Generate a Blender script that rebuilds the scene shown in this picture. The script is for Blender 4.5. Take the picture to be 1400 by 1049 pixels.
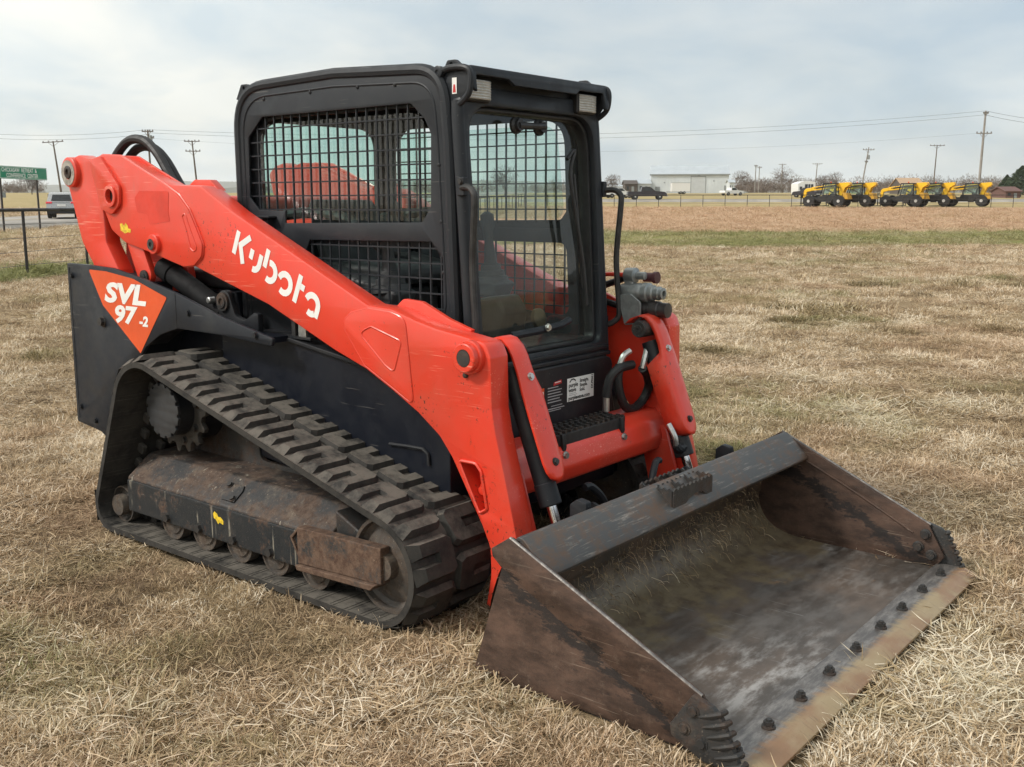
import bpy, bmesh, math, random
import numpy as np
from mathutils import Vector, Matrix

for _o in list(bpy.data.objects):
    bpy.data.objects.remove(_o)
SC = bpy.context.scene
COL = SC.collection
R = math.radians
PI = math.pi

# ------------------------------------------------------------------ camera
# world axes are the loader's own: +X its front, +Y its left, Z up, metres
CAM = Vector((3.467, -3.479, 1.567))
YAW = R(129.093)
cam_d = bpy.data.cameras.new('camera')
cam_d.sensor_fit = 'HORIZONTAL'
cam_d.sensor_width = 36.0
cam_d.lens = 36.09
cam_d.clip_start = 0.05
cam_d.clip_end = 12000
cam = bpy.data.objects.new('camera', cam_d)
COL.objects.link(cam)
cam.location = CAM
cam.rotation_euler = (R(90 - 9.893), 0, YAW - R(90))
SC.camera = cam

# ------------------------------------------------------------------ sky and sun
SUN_EL = R(42)
SUN_V = Vector((-0.55, -0.83, 0)).normalized()      # horizontal direction towards the sun
SUN_DIR = (SUN_V * math.cos(SUN_EL) + Vector((0, 0, math.sin(SUN_EL)))).normalized()
world = bpy.data.worlds.new('World')
SC.world = world
world.use_nodes = True
wn, wl = world.node_tree.nodes, world.node_tree.links
wn.clear()
w_out = wn.new('ShaderNodeOutputWorld')
w_bg = wn.new('ShaderNodeBackground')
w_bg.inputs['Strength'].default_value = 0.10
sky = wn.new('ShaderNodeTexSky')
sky.sky_type = 'NISHITA'
sky.sun_disc = False
sky.sun_elevation = SUN_EL
sky.sun_rotation = math.atan2(SUN_V.x, SUN_V.y)
sky.air_density = 1.0
sky.dust_density = 2.5
sky.ozone_density = 1.2
# a broken cloud sheet all round the sky: noise over the direction projected on a flat layer
w_tc = wn.new('ShaderNodeTexCoord')
w_sep = wn.new('ShaderNodeSeparateXYZ')
wl.new(w_tc.outputs['Generated'], w_sep.inputs[0])
w_zp = wn.new('ShaderNodeMath'); w_zp.operation = 'MAXIMUM'; w_zp.inputs[1].default_value = 0.0
wl.new(w_sep.outputs['Z'], w_zp.inputs[0])
w_za = wn.new('ShaderNodeMath'); w_za.operation = 'ADD'; w_za.inputs[1].default_value = 0.30
wl.new(w_zp.outputs[0], w_za.inputs[0])
w_dx = wn.new('ShaderNodeMath'); w_dx.operation = 'DIVIDE'
w_dy = wn.new('ShaderNodeMath'); w_dy.operation = 'DIVIDE'
wl.new(w_sep.outputs['X'], w_dx.inputs[0]); wl.new(w_za.outputs[0], w_dx.inputs[1])
wl.new(w_sep.outputs['Y'], w_dy.inputs[0]); wl.new(w_za.outputs[0], w_dy.inputs[1])
w_cmb = wn.new('ShaderNodeCombineXYZ')
wl.new(w_dx.outputs[0], w_cmb.inputs[0]); wl.new(w_dy.outputs[0], w_cmb.inputs[1])
w_n1 = wn.new('ShaderNodeTexNoise'); w_n1.inputs['Scale'].default_value = 0.8
w_n1.inputs['Detail'].default_value = 6; w_n1.inputs['Roughness'].default_value = 0.48
w_n1.inputs['Distortion'].default_value = 0.25
wl.new(w_cmb.outputs[0], w_n1.inputs['Vector'])
w_mr = wn.new('ShaderNodeMapRange'); w_mr.interpolation_type = 'SMOOTHSTEP'
w_mr.inputs['From Min'].default_value = 0.34; w_mr.inputs['From Max'].default_value = 0.64
w_mr.inputs['To Min'].default_value = 0.66; w_mr.inputs['To Max'].default_value = 0.97
wl.new(w_n1.outputs['Fac'], w_mr.inputs['Value'])
w_n2 = wn.new('ShaderNodeTexNoise'); w_n2.inputs['Scale'].default_value = 2.2; w_n2.inputs['Distortion'].default_value = 0.3
w_n2.inputs['Detail'].default_value = 6; w_n2.inputs['Roughness'].default_value = 0.5
wl.new(w_cmb.outputs[0], w_n2.inputs['Vector'])
w_cc = wn.new('ShaderNodeMix'); w_cc.data_type = 'RGBA'
w_cc.inputs['A'].default_value = (6.5, 7.35, 8.05, 1)
w_cc.inputs['B'].default_value = (9.2, 9.25, 9.05, 1)
w_mr2 = wn.new('ShaderNodeMapRange'); w_mr2.inputs['From Min'].default_value = 0.38; w_mr2.inputs['From Max'].default_value = 0.62
wl.new(w_n2.outputs['Fac'], w_mr2.inputs['Value'])
wl.new(w_mr2.outputs[0], w_cc.inputs['Factor'])
w_mix = wn.new('ShaderNodeMix'); w_mix.data_type = 'RGBA'
wl.new(w_mr.outputs[0], w_mix.inputs['Factor'])
wl.new(sky.outputs[0], w_mix.inputs['A'])
wl.new(w_cc.outputs['Result'], w_mix.inputs['B'])
# thin cloud is brighter on the sun's side of the sky
w_dot = wn.new('ShaderNodeVectorMath'); w_dot.operation = 'DOT_PRODUCT'; w_dot.inputs[1].default_value = SUN_DIR
wl.new(w_tc.outputs['Generated'], w_dot.inputs[0])
w_sg = wn.new('ShaderNodeMapRange'); w_sg.interpolation_type = 'SMOOTHSTEP'
for _k, _v in zip(('From Min', 'From Max', 'To Min', 'To Max'), (-0.65, 0.75, 0.0, 1.0)): w_sg.inputs[_k].default_value = _v
wl.new(w_dot.outputs['Value'], w_sg.inputs['Value'])
w_tn = wn.new('ShaderNodeMix'); w_tn.data_type = 'RGBA'; w_tn.inputs['A'].default_value = (0.77, 0.835, 0.88, 1); w_tn.inputs['B'].default_value = (1.24, 1.19, 1.09, 1)
wl.new(w_sg.outputs[0], w_tn.inputs['Factor'])
w_vm = wn.new('ShaderNodeVectorMath'); w_vm.operation = 'MULTIPLY'
wl.new(w_mix.outputs['Result'], w_vm.inputs[0]); wl.new(w_tn.outputs['Result'], w_vm.inputs[1])
wl.new(w_vm.outputs[0], w_bg.inputs['Color'])
wl.new(w_bg.outputs[0], w_out.inputs['Surface'])

sun_d = bpy.data.lights.new('sun', 'SUN')
sun_d.energy = 2.6
sun_d.angle = R(10)
sun_d.color = (1.0, 0.955, 0.88)
sun = bpy.data.objects.new('sun', sun_d)
COL.objects.link(sun)
sun.location = SUN_DIR * 60
sun.rotation_euler = SUN_DIR.to_track_quat('Z', 'Y').to_euler()

SC.view_settings.view_transform = 'Standard'
SC.view_settings.look = 'None'
SC.view_settings.exposure = 0.16
SC.view_settings.gamma = 1.0
SC.view_settings.use_curve_mapping = False
SC.cycles.use_denoising = True
SC.cycles.use_adaptive_sampling = True
SC.cycles.adaptive_threshold = 0.02
SC.cycles.volume_bounces = 1
SC.cycles.max_bounces = 6
SC.cycles.diffuse_bounces = 3
SC.cycles.transparent_max_bounces = 16

# ------------------------------------------------------------------ helpers
def tag(o, label=None, cat=None, group=None, kind=None):
    if label: o['label'] = label
    if cat: o['category'] = cat
    if group: o['group'] = group
    if kind: o['kind'] = kind
    return o

def empty(name, loc=(0, 0, 0), rz=0.0):
    o = bpy.data.objects.new(name, None)
    o.empty_display_size = 0.2
    COL.objects.link(o)
    o.location = loc
    o.rotation_euler = (0, 0, rz)
    return o

def finish(me, smooth=35):
    bm = bmesh.new(); bm.from_mesh(me)
    bmesh.ops.remove_doubles(bm, verts=bm.verts, dist=1e-6)
    bmesh.ops.recalc_face_normals(bm, faces=bm.faces)
    bm.to_mesh(me); bm.free()
    if smooth:
        me.polygons.foreach_set('use_smooth', [True] * len(me.polygons))
        me.set_sharp_from_angle(angle=R(smooth))
    me.update()

def put(name, me, mat, parent=None, loc=None, rot=None, bev=0.0, seg=2):
    o = bpy.data.objects.new(name, me)
    COL.objects.link(o)
    if mat is not None and not me.materials:
        me.materials.append(mat)
    if parent is not None:
        o.parent = parent
    if loc is not None: o.location = loc
    if rot is not None: o.rotation_euler = rot
    if bev:
        m = o.modifiers.new('bevel', 'BEVEL')
        m.width = bev; m.segments = seg; m.limit_method = 'ANGLE'; m.angle_limit = R(32)
        m.harden_normals = True
    return o

def copy_tree(o, parent=None):
    c = o.copy(); COL.objects.link(c)
    if parent is not None:
        c.parent = parent
    for ch in o.children:
        copy_tree(ch, c)
    return c

class MB:
    def __init__(self): self.v = []; self.f = []
    def add(self, vs, fs):
        b = len(self.v); self.v += [tuple(p) for p in vs]; self.f += [tuple(i + b for i in q) for q in fs]; return self
    def box(self, a, b):
        x0, y0, z0 = a; x1, y1, z1 = b
        return self.add([(x0,y0,z0),(x1,y0,z0),(x1,y1,z0),(x0,y1,z0),(x0,y0,z1),(x1,y0,z1),(x1,y1,z1),(x0,y1,z1)],
                        [(0,3,2,1),(4,5,6,7),(0,1,5,4),(1,2,6,5),(2,3,7,6),(3,0,4,7)])
    def obox(self, c, size, m):
        hx, hy, hz = [s / 2 for s in size]; c = Vector(c)
        vs = [c + m @ Vector((sx*hx, sy*hy, sz*hz)) for sz in (-1,1) for sx, sy in ((-1,-1),(1,-1),(1,1),(-1,1))]
        return self.add(vs, [(0,3,2,1),(4,5,6,7),(0,1,5,4),(1,2,6,5),(2,3,7,6),(3,0,4,7)])
    def prism(self, pts, a, b, ax='y'):
        def m(p, t):
            return (p[0], t, p[1]) if ax == 'y' else ((t, p[0], p[1]) if ax == 'x' else (p[0], p[1], t))
        n = len(pts)
        vs = [m(p, a) for p in pts] + [m(p, b) for p in pts]
        return self.add(vs, [tuple(range(n)), tuple(range(2*n-1, n-1, -1))] + [(i, i+n, (i+1) % n + n, (i+1) % n) for i in range(n)])
    def loft(self, rings, caps=True, closed=False):
        n = len(rings[0]); vs = [p for r in rings for p in r]; fs = []
        k = len(rings)
        for j in range(k if closed else k - 1):
            j2 = (j + 1) % k
            for i in range(n):
                i2 = (i + 1) % n
                fs.append((j*n+i, j*n+i2, j2*n+i2, j2*n+i))
        if caps and not closed:
            fs.append(tuple(range(n-1, -1, -1))); fs.append(tuple((k-1)*n + i for i in range(n)))
        return self.add(vs, fs)
    def tube(self, path, r, n=8, caps=True, closed=False):
        P = [Vector(p) for p in path]; k = len(P)
        rr = r if isinstance(r, (list, tuple)) else [r] * k
        rings = []; up = None
        for i in range(k):
            if closed: t = (P[(i+1) % k] - P[i-1])
            else: t = (P[min(i+1, k-1)] - P[max(i-1, 0)])
            t.normalize()
            if up is None:
                up = Vector((0, 0, 1)) if abs(t.z) < 0.9 else Vector((1, 0, 0))
            s = t.cross(up).normalized(); up = s.cross(t).normalized()
            rings.append([P[i] + (s * math.cos(2*PI*a/n) + up * math.sin(2*PI*a/n)) * rr[i] for a in range(n)])
        return self.loft(rings, caps, closed)
    def cyl(self, a, b, r, n=16, r2=None):
        return self.tube([a, b], [r, r if r2 is None else r2], n)
    def lathe(self, c, axis, prof, n=24):
        # prof: (offset along axis, radius)
        c = Vector(c); ax = Vector(axis).normalized()
        u = ax.orthogonal().normalized(); w = ax.cross(u)
        rings = [[c + ax*h + (u*math.cos(2*PI*i/n) + w*math.sin(2*PI*i/n))*max(r, 1e-4) for i in range(n)] for h, r in prof]
        return self.loft(rings, True)
    def mesh(self, name='m', smooth=35):
        me = bpy.data.meshes.new(name)
        me.from_pydata(self.v, [], self.f)
        finish(me, smooth)
        return me
    def build(self, name, mat, parent=None, loc=None, rot=None, bev=0.0, seg=2, smooth=35):
        return put(name, self.mesh(name, smooth), mat, parent, loc, rot, bev, seg)

def fillet(pts, r=0.02, n=4):
    out = []; k = len(pts)
    for i in range(k):
        p = Vector(pts[i][:2]); rad = pts[i][2] if len(pts[i]) > 2 else r
        a = Vector(pts[i-1][:2]) - p; b = Vector(pts[(i+1) % k][:2]) - p
        la, lb = a.length, b.length
        if la < 1e-6 or lb < 1e-6: continue
        a /= la; b /= lb
        ang = a.angle(b)
        if ang > R(172) or rad <= 0:
            out.append(tuple(p)); continue
        d = min(rad / math.tan(ang / 2), la * 0.48, lb * 0.48)
        p0 = p + a * d; p1 = p + b * d
        for j in range(n + 1):
            t = j / n
            q = p0 * (1-t)**2 + p * (2*t*(1-t)) + p1 * t*t
            out.append(tuple(q))
    return out

def circ(cx, cy, r, n=24, a0=0, a1=2*PI):
    return [(cx + r*math.cos(a0 + (a1-a0)*i/n), cy + r*math.sin(a0 + (a1-a0)*i/n)) for i in range(n)]

def spline(pts, n=6):
    P = [Vector(p) for p in pts]; out = []
    for i in range(len(P) - 1):
        p0 = P[max(i-1, 0)]; p1 = P[i]; p2 = P[i+1]; p3 = P[min(i+2, len(P)-1)]
        for j in range(n):
            t = j / n
            out.append(0.5*((2*p1) + (p2-p0)*t + (2*p0-5*p1+4*p2-p3)*t*t + (3*p1-p0-3*p2+p3)*t**3))
    out.append(P[-1])
    return out

def plate_mesh(loops, th, fn, bev=0.003):
    """2-D outline with holes, th thick, bevelled; fn maps (u, v, w) to the world."""
    cu = bpy.data.curves.new('plate', 'CURVE')
    cu.dimensions = '2D'; cu.fill_mode = 'BOTH'
    bev = min(bev, th * 0.45)
    cu.extrude = th / 2 - bev; cu.bevel_depth = bev; cu.bevel_resolution = 1; cu.offset = -bev
    for lp in loops:
        sp = cu.splines.new('POLY'); sp.points.add(len(lp) - 1)
        for p, q in zip(sp.points, lp): p.co = (q[0], q[1], 0, 1)
        sp.use_cyclic_u = True
    ob = bpy.data.objects.new('plate', cu)
    me = bpy.data.meshes.new_from_object(ob)
    bpy.data.objects.remove(ob); bpy.data.curves.remove(cu)
    me.materials.clear()
    for v in me.vertices: v.co = fn(*v.co)
    finish(me, 30)
    return me

def plate(name, loops, y0, y1, mat, parent, bev=0.003):
    mid = (y0 + y1) / 2
    return put(name, plate_mesh(loops, abs(y1 - y0), lambda u, v, w: (u, mid + w, v), bev), mat, parent)

def text_mesh(s, size, fn, bold=0.0, shear=0.0, align='LEFT', spacing=1.0, lines=1.0):
    cu = bpy.data.curves.new('text', 'FONT')
    cu.body = s; cu.size = size; cu.offset = bold; cu.shear = shear; cu.align_x = align
    cu.space_character = spacing; cu.space_line = lines; cu.extrude = 0.0; cu.resolution_u = 3
    ob = bpy.data.objects.new('text', cu)
    me = bpy.data.meshes.new_from_object(ob)
    bpy.data.objects.remove(ob); bpy.data.curves.remove(cu)
    me.materials.clear()
    for v in me.vertices: v.co = fn(v.co.x, v.co.y)
    me.update()
    return me

def stroke(mb, pts, wd, fn, w=0.0):
    P = [Vector(p) for p in pts]; k = len(P); L = []; Rr = []
    for i in range(k):
        a = (P[i] - P[i-1]).normalized() if i else None
        b = (P[i+1] - P[i]).normalized() if i < k-1 else None
        if a is None: a = b
        if b is None: b = a
        n0 = Vector((-a.y, a.x)); n1 = Vector((-b.y, b.x)); m = (n0 + n1).normalized()
        d = wd / 2 / max(0.45, m.dot(n0))
        L.append(P[i] + m*d); Rr.append(P[i] - m*d)
    mb.add([fn(p.x, p.y) for p in L] + [fn(p.x, p.y) for p in Rr], [(i, i+1, k+i+1, k+i) for i in range(k-1)])

# ------------------------------------------------------------------ materials
class Mat:
    def __init__(self, name, rough=0.5, metal=0.0, spec=0.5, coat=0.0):
        self.m = bpy.data.materials.new(name); self.m.use_nodes = True
        self.t = self.m.node_tree; self.n = self.t.nodes; self.l = self.t.links
        self.b = self.n['Principled BSDF']
        self.b.inputs['Roughness'].default_value = rough
        self.b.inputs['Metallic'].default_value = metal
        self.b.inputs['Specular IOR Level'].default_value = spec
        if coat:
            self.b.inputs['Coat Weight'].default_value = coat
            self.b.inputs['Coat Roughness'].default_value = 0.12
        self._co = None
    def co(self, scale=(1, 1, 1), src='Object', rot=(0, 0, 0)):
        tc = self.n.new('ShaderNodeTexCoord'); mp = self.n.new('ShaderNodeMapping')
        mp.inputs['Scale'].default_value = scale
        mp.inputs['Rotation'].default_value = rot
        self.l.new(tc.outputs[src], mp.inputs[0]); return mp.outputs[0]
    def pos(self, scale=(1, 1, 1)):
        g = self.n.new('ShaderNodeNewGeometry'); mp = self.n.new('ShaderNodeMapping')
        mp.inputs['Scale'].default_value = scale
        self.l.new(g.outputs['Position'], mp.inputs[0]); return mp.outputs[0]
    def noise(self, scale, detail=4, rough=0.55, co=None, dist=0.0):
        t = self.n.new('ShaderNodeTexNoise')
        t.inputs['Scale'].default_value = scale; t.inputs['Detail'].default_value = detail
        t.inputs['Roughness'].default_value = rough; t.inputs['Distortion'].default_value = dist
        self.l.new(co if co is not None else self.co(), t.inputs['Vector']); return t.outputs['Fac']
    def mr(self, s, a, b, c=0.0, d=1.0, smooth=True):
        t = self.n.new('ShaderNodeMapRange')
        if smooth: t.interpolation_type = 'SMOOTHSTEP'
        for k, v in zip(('From Min', 'From Max', 'To Min', 'To Max'), (a, b, c, d)): t.inputs[k].default_value = v
        self.l.new(s, t.inputs['Value']); return t.outputs[0]
    def mul(self, a, b, op='MULTIPLY'):
        t = self.n.new('ShaderNodeMath'); t.operation = op
        for i, x in enumerate((a, b)):
            if isinstance(x, (int, float)): t.inputs[i].default_value = x
            else: self.l.new(x, t.inputs[i])
        return t.outputs[0]
    def mix(self, a, b, f):
        t = self.n.new('ShaderNodeMix'); t.data_type = 'RGBA'
        for k, x in (('A', a), ('B', b)):
            if isinstance(x, (tuple, list)): t.inputs[k].default_value = (*x[:3], 1)
            else: self.l.new(x, t.inputs[k])
        if isinstance(f, (int, float)): t.inputs['Factor'].default_value = f
        else: self.l.new(f, t.inputs['Factor'])
        return t.outputs['Result']
    def col(self, c):
        if isinstance(c, (tuple, list)): self.b.inputs['Base Color'].default_value = (*c[:3], 1)
        else: self.l.new(c, self.b.inputs['Base Color'])
        return self
    def rough(self, s): self.l.new(s, self.b.inputs['Roughness']); return self
    def metal(self, s): self.l.new(s, self.b.inputs['Metallic']); return self
    def bump(self, s, strength=0.3, dist=0.01):
        t = self.n.new('ShaderNodeBump'); t.inputs['Strength'].default_value = strength; t.inputs['Distance'].default_value = dist
        self.l.new(s, t.inputs['Height']); self.l.new(t.outputs[0], self.b.inputs['Normal']); return self

def plain(name, c, rough=0.5, metal=0.0, var=0.25, scale=9.0, spec=0.5):
    """a colour with mild uneven soiling"""
    M = Mat(name, rough, metal, spec)
    f = M.mr(M.noise(scale, 5), 0.3, 0.7)
    M.col(M.mix(tuple(x*(1-var) for x in c), tuple(min(1, x*(1+var)) for x in c), f))
    M.rough(M.mr(M.noise(scale*3, 3), 0.3, 0.7, rough-0.07, rough+0.1))
    return M.m

def make_red(name, base=(0.74, 0.052, 0.022), chip_lo=0.66):
    M = Mat(name, 0.38, 0, 0.5, 0.25)
    fade = M.mr(M.noise(2.2, 4), 0.35, 0.7)
    c = M.mix((base[0]*1.0, base[1]*0.8, base[2]*0.8), (base[0]*0.86, base[1]*1.05, base[2]*1.25), fade)
    # hairline scratches in two directions
    for rot, sc in (((0.3, 0.5, 0.2), (2.5, 60, 90)), ((0.1, -0.8, 0.5), (2, 70, 70)), ((0.1, 0.42, 0.0), (3, 90, 130)), ((0.0, -1.2, 0.1), (3, 90, 110))):
        s = M.mr(M.noise(1.4, 2, 0.5, M.co(sc, 'Object', rot)), 0.67, 0.72)
        patch = M.mr(M.noise(3.1, 2), 0.5, 0.68)
        c = M.mix(c, (0.88, 0.33, 0.24), M.mul(M.mul(s, patch), 0.75))
    # dust film and rusty chips
    dust = M.mr(M.noise(5, 6, 0.65), 0.45, 0.8, 0, 0.34)
    c = M.mix(c, (0.46, 0.12, 0.075), dust)
    run = M.mul(M.mr(M.noise(2.2, 5, 0.65, M.co((16, 16, 1.3))), 0.55, 0.75), M.mr(M.noise(3.3, 3), 0.4, 0.7))
    c = M.mix(c, (0.40, 0.10, 0.06), M.mul(run, 0.30))
    chip = M.mul(M.mr(M.noise(60, 5, 0.68), chip_lo, chip_lo+0.03), M.mr(M.noise(2.6, 3), 0.50, 0.60))
    c = M.mix(c, (0.20, 0.055, 0.03), M.mul(M.mr(M.noise(24, 7, 0.75), 0.63, 0.70), M.mr(M.noise(1.9, 3), 0.45, 0.65, 0, 0.7)))
    c = M.mix(c, (0.055, 0.028, 0.018), chip)
    M.col(c)
    M.rough(M.mr(M.noise(14, 5), 0.3, 0.75, 0.3, 0.5))
    M.bump(M.noise(140, 2), 0.05, 0.002)
    return M.m

def make_black(name, c=(0.016, 0.0175, 0.021), dust=(0.09, 0.083, 0.073), amt=0.25, rough=0.45):
    M = Mat(name, rough, 0, 0.28)
    d = M.mr(M.noise(4.5, 7, 0.68), 0.45, 0.8, 0, amt)
    k = M.mix(c, dust, d)
    s = M.mr(M.noise(1.3, 2, 0.5, M.co((3, 65, 80), 'Object', (0.2, 0.6, 0.4))), 0.70, 0.75)
    k = M.mix(k, (0.16, 0.15, 0.14), M.mul(s, 0.4))
    M.col(k)
    M.rough(M.mr(M.noise(12, 5), 0.3, 0.7, rough-0.08, rough+0.14))
    M.bump(M.noise(160, 2), 0.05, 0.002)
    return M.m

RED = make_red('red_paint')
RED_WORN = make_red('worn_red_paint', chip_lo=0.6)
BLACK = make_black('black_paint')
NAVY = make_black('blue_black_panel', (0.013, 0.016, 0.022), (0.10, 0.098, 0.092), 0.26, 0.42)
SKIRT = make_black('deep_blue_black_skirt', (0.006, 0.008, 0.014), (0.05, 0.05, 0.05), 0.15, 0.4)
CAB = make_black('charcoal_cab_paint', (0.021, 0.024, 0.029), (0.070, 0.070, 0.070), 0.2, 0.44)
PLASTIC = plain('black_plastic', (0.018, 0.018, 0.019), 0.5)
SEATM = plain('grey_vinyl', (0.045, 0.047, 0.05), 0.6)
DUSTY = plain('dusty_grey', (0.16, 0.15, 0.135), 0.7)
CHROME = plain('chrome_rod', (0.75, 0.75, 0.76), 0.14, 1.0, 0.05)
ZINC = plain('zinc_plated', (0.55, 0.55, 0.53), 0.35, 0.9, 0.15, 40)
GALV = plain('galvanised_bracket', (0.30, 0.32, 0.32), 0.45, 0.7, 0.15, 30)
HOSE = plain('rubber_hose', (0.012, 0.012, 0.013), 0.55)
LAMP = plain('lamp_lens', (0.46, 0.46, 0.44), 0.2, 0.0, 0.1, 30)
WHITE = plain('white_vinyl', (0.80, 0.80, 0.78), 0.4, 0, 0.04)
INK = plain('printed_black', (0.02, 0.02, 0.02), 0.5, 0, 0.1)
INK_RED = plain('printed_red', (0.55, 0.03, 0.03), 0.5, 0, 0.1)
INK_GREY = plain('printed_grey', (0.42, 0.42, 0.43), 0.5, 0, 0.1)
ORANGE = plain('orange_decal', (0.68, 0.085, 0.016), 0.45, 0, 0.06)
YELLOW = plain('yellow_sticker', (0.72, 0.50, 0.03), 0.5, 0, 0.3, 60)
PATCH = plain('darker_red_patch', (0.62, 0.042, 0.021), 0.5, 0, 0.1)

def make_rubber():
    M = Mat('dusty_rubber', 0.8, 0, 0.2)
    d = M.mr(M.noise(9, 7, 0.7, M.pos()), 0.30, 0.62)
    g = M.n.new('ShaderNodeNewGeometry'); sp = M.n.new('ShaderNodeSeparateXYZ'); M.l.new(g.outputs['Normal'], sp.inputs[0])
    up = M.mr(sp.outputs['Z'], 0.35, 0.95, 0.25, 1.0)
    c = M.mix((0.024, 0.0235, 0.023), (0.140, 0.126, 0.108), M.mul(M.mul(d, up), 0.95))
    c = M.mix(c, (0.15, 0.12, 0.085), M.mul(M.mr(M.noise(38, 5, 0.7, M.pos()), 0.6, 0.75), M.mul(up, 0.4)))
    M.col(c); c = M.mix(c, (0.012, 0.012, 0.012), M.mr(M.noise(26, 9, 0.8, M.pos()), 0.55, 0.68, 0, 0.6))
    M.col(c); M.bump(M.noise(70, 8, 0.75, M.pos()), 0.4, 0.005)
    return M.m
RUBBER = make_rubber()

def make_rust(name, rust=(0.155, 0.075, 0.042), dark=(0.018, 0.018, 0.019), mud=(0.22, 0.16, 0.10), lo=0.42, hi=0.55, mudamt=0.5, drips=False):
    M = Mat(name, 0.7, 0, 0.4)
    r1 = M.mr(M.noise(6.5, 12, 0.80), lo, hi)
    rr = M.mix(rust, (rust[0]*0.5, rust[1]*0.42, rust[2]*0.4), M.mr(M.noise(30, 9, 0.8), 0.38, 0.64))
    c = M.mix(dark, rr, r1)
    c = M.mix(c, mud, M.mr(M.noise(9, 11, 0.8), 0.5, 0.74, 0, mudamt))
    c = M.mix(c, tuple(x*1.9 for x in mud), M.mul(M.mr(M.noise(1.6, 3, 0.55, M.co((70, 4, 80), 'Object', (0.3, 0.2, 0.6))), 0.66, 0.71), 0.45))
    if drips:
        d = M.mul(M.mr(M.noise(1.6, 3, 0.6, M.co((22, 22, 1.0))), 0.62, 0.68), M.mr(M.noise(6, 3), 0.45, 0.6))
        c = M.mix(c, (0.34, 0.31, 0.25), M.mul(d, 0.7))
    M.col(c)
    M.rough(M.mr(r1, 0, 1, 0.48, 0.85))
    M.bump(M.noise(55, 9, 0.78), 0.45, 0.005)
    return M.m
RUSTY = make_rust('rusty_track_frame', (0.115, 0.08, 0.06), (0.024, 0.025, 0.027), (0.185, 0.155, 0.12), 0.4, 0.6, 0.75, True)
RUST_GUARD = make_rust('rusty_guard', (0.140, 0.088, 0.060), (0.028, 0.033, 0.036), (0.17, 0.12, 0.08), 0.36, 0.5, 0.3)
FRAME_FACE = make_rust('streaked_frame_face', (0.12, 0.078, 0.055), (0.020, 0.023, 0.026), (0.13, 0.11, 0.09), 0.53, 0.62, 0.25, True)
ROLLER = make_rust('worn_roller_steel', (0.115, 0.088, 0.066), (0.06, 0.056, 0.052), (0.20, 0.165, 0.125), 0.4, 0.6, 0.5)
STEEL_DARK = make_rust('dark_worn_steel', (0.08, 0.052, 0.038), (0.03, 0.03, 0.03), (0.14, 0.115, 0.09), 0.45, 0.62, 0.4)
SPROCKET = make_rust('sprocket_steel', (0.11, 0.07, 0.045), (0.05, 0.047, 0.043), (0.16, 0.13, 0.1), 0.5, 0.65, 0.5)

def make_bucket_side():
    # rusty brown plate, streaks along it; black paint survives in a ragged band below the edge strip
    M = Mat('rusted_bucket_plate', 0.65, 0.15, 0.4)
    st = M.noise(3.0, 8, 0.7, M.co((2.2, 2.2, 5.5), 'Object', (0, 0.45, 0)))
    c = M.mix((0.048, 0.030, 0.023), (0.118, 0.070, 0.050), M.mr(st, 0.35, 0.7))
    c = M.mix(c, (0.20, 0.15, 0.115), M.mr(M.noise(22, 12, 0.82), 0.52, 0.74, 0, 0.5))
    c = M.mix(c, (0.045, 0.028, 0.022), M.mr(M.noise(34, 11, 0.82), 0.54, 0.70, 0, 0.6))
    for rt_, sc_ in (((0, 0.46, 0), (3, 40, 95)), ((0, 1.1, 0.1), (4, 40, 80))):
        c = M.mix(c, (0.27, 0.21, 0.165), M.mul(M.mul(M.mr(M.noise(1.5, 3, 0.55, M.co(sc_, 'Object', rt_)), 0.64, 0.70), M.mr(M.noise(3, 3), 0.42, 0.6)), 0.55))
    sx = M.n.new('ShaderNodeSeparateXYZ'); M.l.new(M.co(), sx.inputs[0])
    dl = M.mul(M.mul(sx.outputs['X'], 0.502), sx.outputs['Z'], 'ADD')          # constant along the strip
    dl = M.mul(dl, M.mr(M.noise(7, 7, 0.75, M.co((1.0, 1.0, 2.2), 'Object', (0, 0.5, 0))), 0.25, 0.75, -0.05, 0.05), 'ADD')
    dl = M.mul(dl, M.mr(M.noise(45, 8, 0.8, M.co((0.4, 1, 1.6), 'Object', (0, 0.5, 0))), 0.3, 0.7, -0.018, 0.018), 'ADD')
    band = M.mul(M.mr(dl, 1.05, 1.08), M.mr(dl, 1.115, 1.128, 1, 0))
    c = M.mix(c, (0.014, 0.014, 0.015), M.mul(band, 0.80))
    c = M.mix(c, (0.016, 0.015, 0.015), M.mr(M.noise(2.6, 6, 0.7, M.co((1.5, 1.5, 3), 'Object', (0, 0.5, 0))), 0.63, 0.72, 0, 0.7))
    M.col(c); M.rough(M.mr(st, 0.3, 0.7, 0.5, 0.75)); M.bump(M.noise(50, 10, 0.8), 0.4, 0.004)
    return M.m
BUCKET_SIDE = make_bucket_side()

def make_bucket_lip():
    M = Mat('scuffed_bucket_lip', 0.5, 0.3, 0.5)
    w = M.noise(3, 8, 0.75, M.co((26, 1.6, 12), 'Object', (0, 0.7, 0.35)))
    c = M.mix((0.075, 0.075, 0.075), (0.34, 0.30, 0.26), M.mr(w, 0.52, 0.72))
    c = M.mix(c, (0.12, 0.076, 0.052), M.mr(M.noise(6, 10, 0.78), 0.46, 0.62))
    M.col(c); M.bump(M.noise(60, 5), 0.15, 0.002); return M.m
BUCKET_LIP = make_bucket_lip()

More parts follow.
